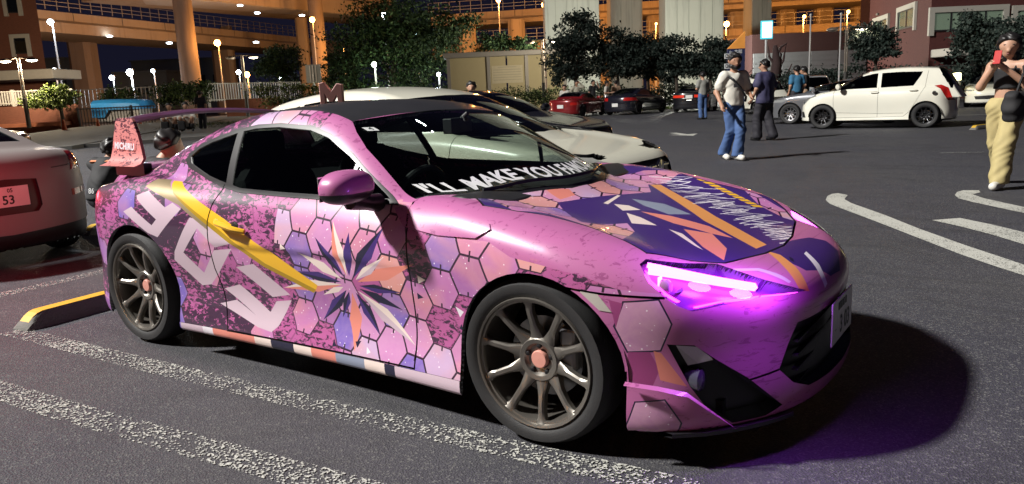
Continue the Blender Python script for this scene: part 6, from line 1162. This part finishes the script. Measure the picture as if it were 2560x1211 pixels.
# ------------------------------------------------------------------ people: one smooth skin surface each, clothes fitted over it
SKIN=mat('skin',(.42,.24,.16),.55,var=.08,sub=.05); SKIN2=mat('skin_tan',(.36,.19,.12),.55,var=.08); HAIR=mat('black_hair',(.010,.009,.009),.45); 
def cone_f(prims,k=.035,sq=None):
    P_=[(np.array(a,float),np.array(b,float),ra,rb,s) for a,b,ra,rb,s in [(q+(1,))[:5] if len(q)==4 else q for q in prims]]
    def f(P):
        r=None
        for a,b,ra,rb,s in P_:
            ab=b-a; pa=P-a
            if s!=1: pa=pa*np.array([1,s,1]); ab=ab*np.array([1,s,1])
            t=np.clip((pa@ab)/max(ab@ab,1e-9),0,1); d=np.linalg.norm(pa-t[...,None]*ab,axis=-1)-(ra+(rb-ra)*t)
            r=d if r is None else smin(r,d,k)
        return r
    return f
STAND=dict(pel=(0,0,.93),wst=(0,0,1.08),che=(0,.0,1.30),nec=(0,0,1.47),hed=(0,.03,1.625),
 sL=(-.175,0,1.40),eL=(-.235,-.03,1.13),hL=(-.24,.06,.90),sR=(.175,0,1.40),eR=(.235,-.03,1.13),hR=(.24,.06,.90),
 pL=(-.09,0,.92),kL=(-.10,.03,.50),aL=(-.10,-.02,.09),tL=(-.115,.14,.04),pR=(.09,0,.92),kR=(.10,.03,.50),aR=(.10,-.02,.09),tR=(.115,.14,.04))
def part_mesh(name,f,box,h,m,parent):
    P,F=surface_nets(f,*box,h)
    if not len(F): return None
    me=bpy.data.meshes.new(name); me.from_pydata(P.tolist(),[],F.tolist()); me.polygons.foreach_set('use_smooth',np.ones(len(F),bool)); me.materials.append(m); me.update(); return link(name,me,parent)
def person(label,loc,rz,pose,shirt,trou,shoe,h=.02,skin=None,hair='short',sleeve='short',scale=1,group=None,legs='straight',beard=False,crop=None,face=True,hairm=None,loose=.02):
    J=dict(STAND); J.update(pose); J={k:np.array(v,float) for k,v in J.items()}; t=empty('person',loc,rz,label,'person',group); t.scale=(scale,)*3; skin=skin or SKIN; hm=hairm or HAIR
    pts=np.array(list(J.values())); box=(pts.min(0)-.30,pts.max(0)+.30)
    hd=J['hed']; fw=J.get('look',np.array([0,1,0])); fw=fw/np.linalg.norm(fw); rt=np.cross(fw,[0,0,1]); rt/=np.linalg.norm(rt); upv=np.cross(rt,fw)
    body=[(J['pel'],J['wst'],.135,.115,1.35),(J['wst'],J['che'],.115,.135,1.35),(J['sL'],J['sR'],.062,.062,1),(J['che'],J['nec'],.10,.055,1.2),(J['nec'],hd-upv*.04,.052,.052),
      (hd+upv*.03-fw*.012,hd+upv*.03+fw*.0,.096,.092),(hd-upv*.055+fw*.028,hd+fw*.02,.058,.08),(hd+fw*.09-upv*.01,hd+fw*.108-upv*.03,.010,.016)]
    for s in(-1,1): body.append((hd+rt*s*.092-upv*.0,hd+rt*s*.098+upv*.025,.016,.018))
    for s in 'LR':
        body+=[(J['s'+s],J['e'+s],.055,.042),(J['e'+s],J['h'+s],.042,.028),(J['p'+s],J['k'+s],.088,.058),(J['k'+s],J['a'+s],.056,.036),(J['a'+s],J['t'+s],.034,.022)]
    hand=[]
    for s in 'LR':
        w=J['h'+s]; d=w-J['e'+s]; d/=np.linalg.norm(d); cur=np.array(J.get('curl'+s,d*.6+np.array([0,.5,0])),float); cur/=np.linalg.norm(cur); side=np.cross(d,cur); side=side/(np.linalg.norm(side)+1e-6)
        palm=w+d*.055; hand.append((w,palm,.028,.034))
        for i,L in enumerate((.062,.072,.068,.054)):
            b0=palm+side*(i-1.5)*.02+d*.02; m1=b0+d*L*.5; hand+=[(b0,m1,.0105,.0095),(m1,m1+(d*.35+cur*.9)*L*.6,.0095,.0085)]
        b0=w+d*.02+side*-.03; hand+=[(b0,b0+d*.03-side*.03+cur*.012,.013,.011),(b0+d*.03-side*.03+cur*.012,b0+d*.06-side*.03+cur*.035,.011,.009)]
    fb=cone_f(body,.04); fhn=cone_f(hand,.012); part_mesh('body',lambda P:smin(fb(P),fhn(P),.02),box,h,skin,t)
    z_h=J['pel'][2]-.02 if crop is None else crop
    sh=[(J['pel']-np.array([0,0,.04]),J['wst'],.150+loose,.135+loose,1.3),(J['wst'],J['che'],.135+loose,.150+loose,1.3),(J['sL'],J['sR'],.078,.078,1)]
    for s in 'LR':
        m=.62 if sleeve=='short' else .94
        if sleeve=='none': continue
        e=J['s'+s]+(J['e'+s]-J['s'+s])*(m if sleeve=='short' else 1); sh.append((J['s'+s],e,.078,.072+loose*.5))
        if sleeve=='long': sh.append((e,J['e'+s]+(J['h'+s]-J['e'+s])*.92,.062,.046))
    fs=cone_f(sh,.045); nk=J['nec']
    def wr_(P):
        x,y,z=P[...,0],P[...,1],P[...,2]; w=np.sin(z*23+5*np.sin(x*9+z*4)+y*11); return .0045*w*np.abs(np.sin(z*7.3+x*5+1))+.002*np.sin(x*61+z*43+4*np.sin(z*15))
    top=(lambda P:smax(smax(fs(P)+wr_(P),z_h-P[...,2],.01),.078-np.linalg.norm(P-nk-np.array([0,.02,.03]),axis=-1),.012)) if sleeve!='none' else (lambda P:smax(smax(fs(P),z_h-P[...,2],.01),P[...,2]-(J['che'][2]+.045),.012))
    part_mesh('shirt',top,box,h,shirt,t)
    tr=[(J['pel']+np.array([0,0,.06]),J['pel'],.14,.15,1.25)]
    fl={'straight':(.105,.085,.075),'wide':(.118,.105,.105),'flare':(.102,.078,.10)}[legs]
    for s in 'LR': tr+=[(J['p'+s],J['k'+s],fl[0],fl[1]),(J['k'+s],J['a'+s]+np.array([0,0,.0]),fl[1],fl[2])]
    ft=cone_f(tr,.03); zw=J['pel'][2]+.10; za=min(J['aL'][2],J['aR'][2])-.03
    part_mesh('trousers',lambda P:smax(smax(ft(P)+1.4*wr_(P),P[...,2]-zw,.01),za-P[...,2],.008),box,h,trou,t)
    for s in 'LR':
        a,b=J['a'+s],J['t'+s]; d=(b-a); d[2]=0; d/=np.linalg.norm(d)+1e-6
        sf=cone_f([(a-d*.035-np.array([0,0,.035]),b-d*.005,.052,.047),(a,a-np.array([0,0,.02]),.054,.054)],.03); zl=min(a[2]-.075,b[2]-.042)
        bx=(np.minimum(a,b)-.12,np.maximum(a,b)+.12); part_mesh('shoe',lambda P:smax(sf(P),zl-P[...,2],.008),bx,min(h,.016),shoe,t)
    hc=hd+upv*.035-fw*.012; nh=lambda P:np.sin(P[...,0]*52+3*np.sin(P[...,2]*31))*.007+np.sin(P[...,1]*67-P[...,2]*45+2*np.sin(P[...,0]*40))*.006
    def hairf(P):
        q=P-hc; a=q@fw; u_=q@upv; d=np.linalg.norm(q*np.array([1,1,1]),axis=-1)-(.124 if hair!='cap' else .118)
        if hair=='long': d=smin(d,np.linalg.norm((q+upv*.12+fw*.05)/np.array([1,1,1.9]),axis=-1)-.10,.03)
        cut=a-.062-.9*np.maximum(u_,-.02) if hair!='long' else a-.05-.9*np.maximum(u_,0)
        low=-u_-(.03 if hair in('short','cap') else .25)-np.maximum(-a,0)*.5
        return smax(smax(d+nh(P),cut,.012),low,.012)
    hb=(hd-.3,hd+.3); part_mesh('hair',hairf,hb,min(h,.016),hm,t)
    if hair=='cap':
        c=MB(); o=hc+fw*.12+upv*.02; c.lathe([(.001,.0),(.09,.0),(.092,-.008),(.001,-.008)],16,'z',o); c.build('cap_brim',hm,t,smooth=True)
    if face:
        for s in(-1,1):
            e=hd+rt*s*.034+fw*.083+upv*.012; MB().lathe([(.001,.009),(.010,.006),(.012,-.004)],10,'y',(0,0,0)).build('eye',mat('eye_dark',(.03,.02,.02),.2),t,smooth=True,xf=Matrix.Translation(e)@Matrix(((rt[0],fw[0],upv[0],0),(rt[1],fw[1],upv[1],0),(rt[2],fw[2],upv[2],0),(0,0,0,1))))
            b=hd+rt*s*.034+fw*.092+upv*.036; MB().tube([b-rt*.02,b+rt*.02],.005,6).build('eyebrow',hm,t)
        b=hd+fw*.094-upv*.062; MB().tube([b-rt*.022,b+fw*.004,b+rt*.022],.006,6).build('mouth',mat('lips',(.25,.09,.08),.5),t)
    if beard:
        bf=cone_f([(hd-upv*.07+fw*.035-rt*.05,hd-upv*.085+fw*.06,.04,.04),(hd-upv*.085+fw*.06,hd-upv*.07+fw*.035+rt*.05,.04,.04),(hd-upv*.02-rt*.078+fw*.02,hd-upv*.06-rt*.06+fw*.03,.022,.034),(hd-upv*.02+rt*.078+fw*.02,hd-upv*.06+rt*.06+fw*.03,.022,.034)],.02)
        part_mesh('beard',lambda P:smax(bf(P),(P-hd)@upv+.035+.4*np.abs((P-hd)@rt)*0,.01),hb,.012,hm,t)
    return t
JEAN=mat('blue_denim',(.05,.10,.24),.8,var=.25,scale=9); DRK=mat('dark_cloth',(.016,.015,.022),.8,var=.2); NAVY=mat('navy_cloth',(.030,.028,.075),.75,var=.2); WTS=mat('white_cotton',(.58,.56,.50),.8,var=.06); BGE=mat('khaki_cargo',(.40,.33,.15),.8,var=.15,scale=8); SHW=mat('white_shoe',(.6,.58,.53),.5); SHB=mat('black_shoe',(.012,.012,.013),.35); GRYC=mat('grey_cotton',(.22,.22,.20),.8); BLKC=mat('black_cotton',(.012,.012,.014),.8)
FACE=YB+math.pi   # facing the camera
def G(px,py): return gnd(px,py)
m1=person('bearded person in white t-shirt and blue jeans walking towards us',G(1832,400),FACE+R(12),dict(hR=(.30,.16,.93),eR=(.28,-.06,1.14),eL=(-.27,.0,1.13),hL=(-.20,.22,1.06),kL=(-.06,.16,.52),aL=(-.02,.12,.10),tL=(-.03,.29,.05),kR=(.05,.02,.49),aR=(.06,-.20,.12),tR=(.07,-.04,.04),look=(.12,1,-.05)),WTS,JEAN,SHW,.019,SKIN2,'short',legs='flare',beard=True,loose=.028,scale=1.0)
MB().tube([(.17,.0,1.44),(.10,.17,1.34),(-.02,.20,1.20),(-.13,.18,1.05),(-.19,.05,.98)],.02,6).build('shoulder_strap',BLKC,m1,smooth=True)
MB().box((.06,.195,1.24),(.09,.012,.06)).build('shirt_print',mat('grey_print',(.12,.12,.13),.8),m1)
m2=person('person in loose navy shirt and dark trousers walking away',G(1910,352),YB+R(28),dict(hL=(-.26,.12,.92),eL=(-.27,-.02,1.15),kL=(-.09,.12,.50),aL=(-.10,.10,.09),tL=(-.10,.26,.04),kR=(.09,-.02,.50),aR=(.11,-.16,.12),tR=(.11,.0,.05),look=(-.75,.65,0)),NAVY,DRK,SHB,.021,None,'cap',legs='wide',loose=.075,scale=1.0,crop=.82)
wm=person('person in black crop top and khaki cargo trousers looking at a red phone',G(2500,466),YB+R(128),dict(pel=(0,0,.92),sL=(-.16,.02,1.37),sR=(.16,.02,1.37),eR=(.24,.12,1.15),hR=(.06,.27,1.36),eL=(-.24,.12,1.15),hL=(-.05,.27,1.35),curlR=(-.6,.5,.2),curlL=(.6,.5,.2),hed=(0,.05,1.58),look=(-.35,1,-.12),kL=(-.09,.22,.51),aL=(-.09,.30,.10),tL=(-.09,.46,.05),kR=(.09,-.08,.50),aR=(.10,-.32,.14),tR=(.10,-.16,.05)),BLKC,BGE,SHW,.014,SKIN,'long',sleeve='none',legs='wide',crop=1.12,loose=.0,scale=.97)
MB().box((0,.355,1.47),(.075,.010,.155),tilt=Matrix.Rotation(R(20),3,'X')).build('phone',mat('red_phone_case',(.40,.012,.012),.7),wm,bevel=.006)
for s in(-1,1): MB().tube([(s*.09,.10,1.33),(s*.10,.03,1.44),(s*.09,-.08,1.36)],.012,6).build('top_strap',BLKC,wm,smooth=True)
bgp_=part_mesh('shoulder_bag',lambda P:((np.abs((P[...,0]+.20)/.10)**3+np.abs((P[...,1]-.34)/.17)**3+np.abs((P[...,2]-.93)/.17)**3)**(1/3)-1)*.1+.006*np.sin(P[...,2]*40+P[...,1]*25),((-.4,.05,.7),(0,.6,1.2)),.018,BLKC,wm); MB().tube([(-.20,.30,1.09),(-.20,.14,1.30),(-.14,.02,1.43)],.014,6).build('bag_strap',BLKC,wm)
person('person in grey t-shirt and jeans standing with back to us by the black sedan',G(1757,299),YB+R(20),dict(eL=(-.24,.05,1.15),hL=(-.10,.22,1.10),eR=(.24,.05,1.15),hR=(.10,.22,1.10)),GRYC,JEAN,SHB,.026,None,'short',face=False,loose=.03)
def far(px,pt,v,rz,label,pose,sh,tr,**kw):
    p=at(px,pt,v); return person(label,Vector((p.x,p.y,p.z-1.74)),rz,pose,sh,tr,SHB,.03,face=False,group='people behind the far row of cars',**kw)
far(1411,214,40.6,FACE+R(-20),'person in pale shirt leaning on the boot of the red roadster',dict(hL=(-.15,.3,1.02),hR=(.15,.3,1.02)),WTS,DRK)
far(1441,203,42,FACE+R(10),'person in cream jumper with a hand raised to the forehead',dict(eL=(-.34,.10,1.42),hL=(-.12,.16,1.64),hR=(.22,.14,.98),eR=(.36,-.05,1.18)),mat('cream_knit',(.45,.43,.34),.8),GRYC,sleeve='long')
far(1482,202,42,FACE+R(30),'person in black t-shirt and pale trousers with an arm raised',dict(eL=(-.30,.12,1.36),hL=(-.16,.18,1.62)),BLKC,GRYC)
far(1516,204,41.8,FACE+R(70),'person in white shirt and jeans holding a cup behind the far cars',dict(hL=(-.12,.30,1.16),hR=(.10,.32,1.14)),WTS,JEAN)
far(1540,203,42.4,YB+R(10),'person in tan coat with back turned behind the far cars',{},mat('tan_cloth',(.30,.20,.13),.8),mat('rust_cloth',(.20,.09,.06),.8),sleeve='long')
person('person in bright teal t-shirt standing behind the grey coupe',Vector((*at(1992,205,25.5).xy,0)),YB+R(10),{},mat('teal_cotton',(.03,.13,.24),.8),DRK,SHB,.03,face=False,loose=.03)
person('person in black t-shirt bending over a phone beside the teal shirted one',Vector((*at(2014,200,26.5).xy,0)),YB+R(60),dict(hL=(-.10,.28,1.15),hR=(.10,.28,1.15),hed=(0,.08,1.60)),BLKC,mat('tan_cloth',(.30,.20,.13),.8),SHB,.03,face=False)
CROUCH=dict(pel=(0,-.10,.34),wst=(0,-.05,.50),che=(0,.06,.70),nec=(0,.12,.86),hed=(0,.20,1.0),sL=(-.19,.08,.80),sR=(.19,.08,.80),eL=(-.26,.26,.60),hL=(-.10,.44,.62),eR=(.26,.26,.60),hR=(.10,.44,.62),pL=(-.10,-.06,.34),kL=(-.20,.34,.48),aL=(-.16,.12,.10),tL=(-.19,.28,.04),pR=(.10,-.06,.34),kR=(.20,.34,.48),aR=(.16,.12,.10),tR=(.19,.28,.04))
LOW=lambda D,k:{a:(v[0],v[1],v[2]*k if a[0] not in 'at' else v[2]) for a,v in D.items()}
p=at(262,470,9.2); cr=person('person in black top with orange shoulder stripes crouching behind the wing',Vector((p.x,p.y,0)),YB+R(-20),LOW(CROUCH,.80),BLKC,DRK,SHB,.018,SKIN2,face=False,sleeve='long')
for x0 in(-.10,.10): MB().box((x0,.005,.845*.8),(.13,.03,.035),tilt=Matrix.Rotation(R(30),3,'X')).build('shoulder_stripe',mat('orange_stripe',(.55,.18,.07),.7),cr)
text_obj('shirt_lettering','86',.09,mat('white_print',(.6,.6,.6),.7),cr,Matrix.Translation((.06,-.25,.36))@Matrix.Rotation(R(80),4,'X'))
p=at(425,358,7.2)-Matrix.Rotation(YB+R(-50),3,'Z')@Vector((0,.2,0)); person('dark haired person crouching between the coupe and the estate car',Vector((p.x,p.y,0)),YB+R(-50),LOW(CROUCH,.93),BLKC,DRK,SHB,.02,None,'short',face=False,sleeve='long')
SIT=dict(CROUCH,pel=(0,-.1,.18),wst=(0,-.05,.36),che=(0,.04,.58),nec=(0,.08,.75),hed=(0,.14,.90),sL=(-.18,.05,.68),sR=(.18,.05,.68),eL=(-.25,.2,.48),hL=(-.08,.36,.5),eR=(.25,.2,.48),hR=(.08,.36,.5),pL=(-.10,-.06,.18))
for px,py,lab in((430,318,'person in white shirt sitting on the verge with a black bag, nearer the wing'),(470,310,'person in white shirt sitting on the verge, right of the first sitter')):
    p=at(px,py,33); q=person(lab,Vector((p.x,p.y,.30)),FACE+R(15),SIT,WTS,BLKC,SHB,.03,face=False,sleeve='long',scale=1.15,group='people sitting on the verge'); MB().box((.18,.3,.22),(.26,.2,.34)).build('bag',BLKC,q,bevel=.05)
p=at(505,290,36); person('dark dressed person standing on the verge under the wing',Vector((p.x,p.y,.25)),YB,{},DRK,DRK,SHB,.03,face=False)
p=at(1178,210,18); person('dark haired person whose head shows above the estate car roof',Vector((p.x,p.y,p.z-1.72)),FACE,{},BLKC,DRK,SHB,.026,face=True)
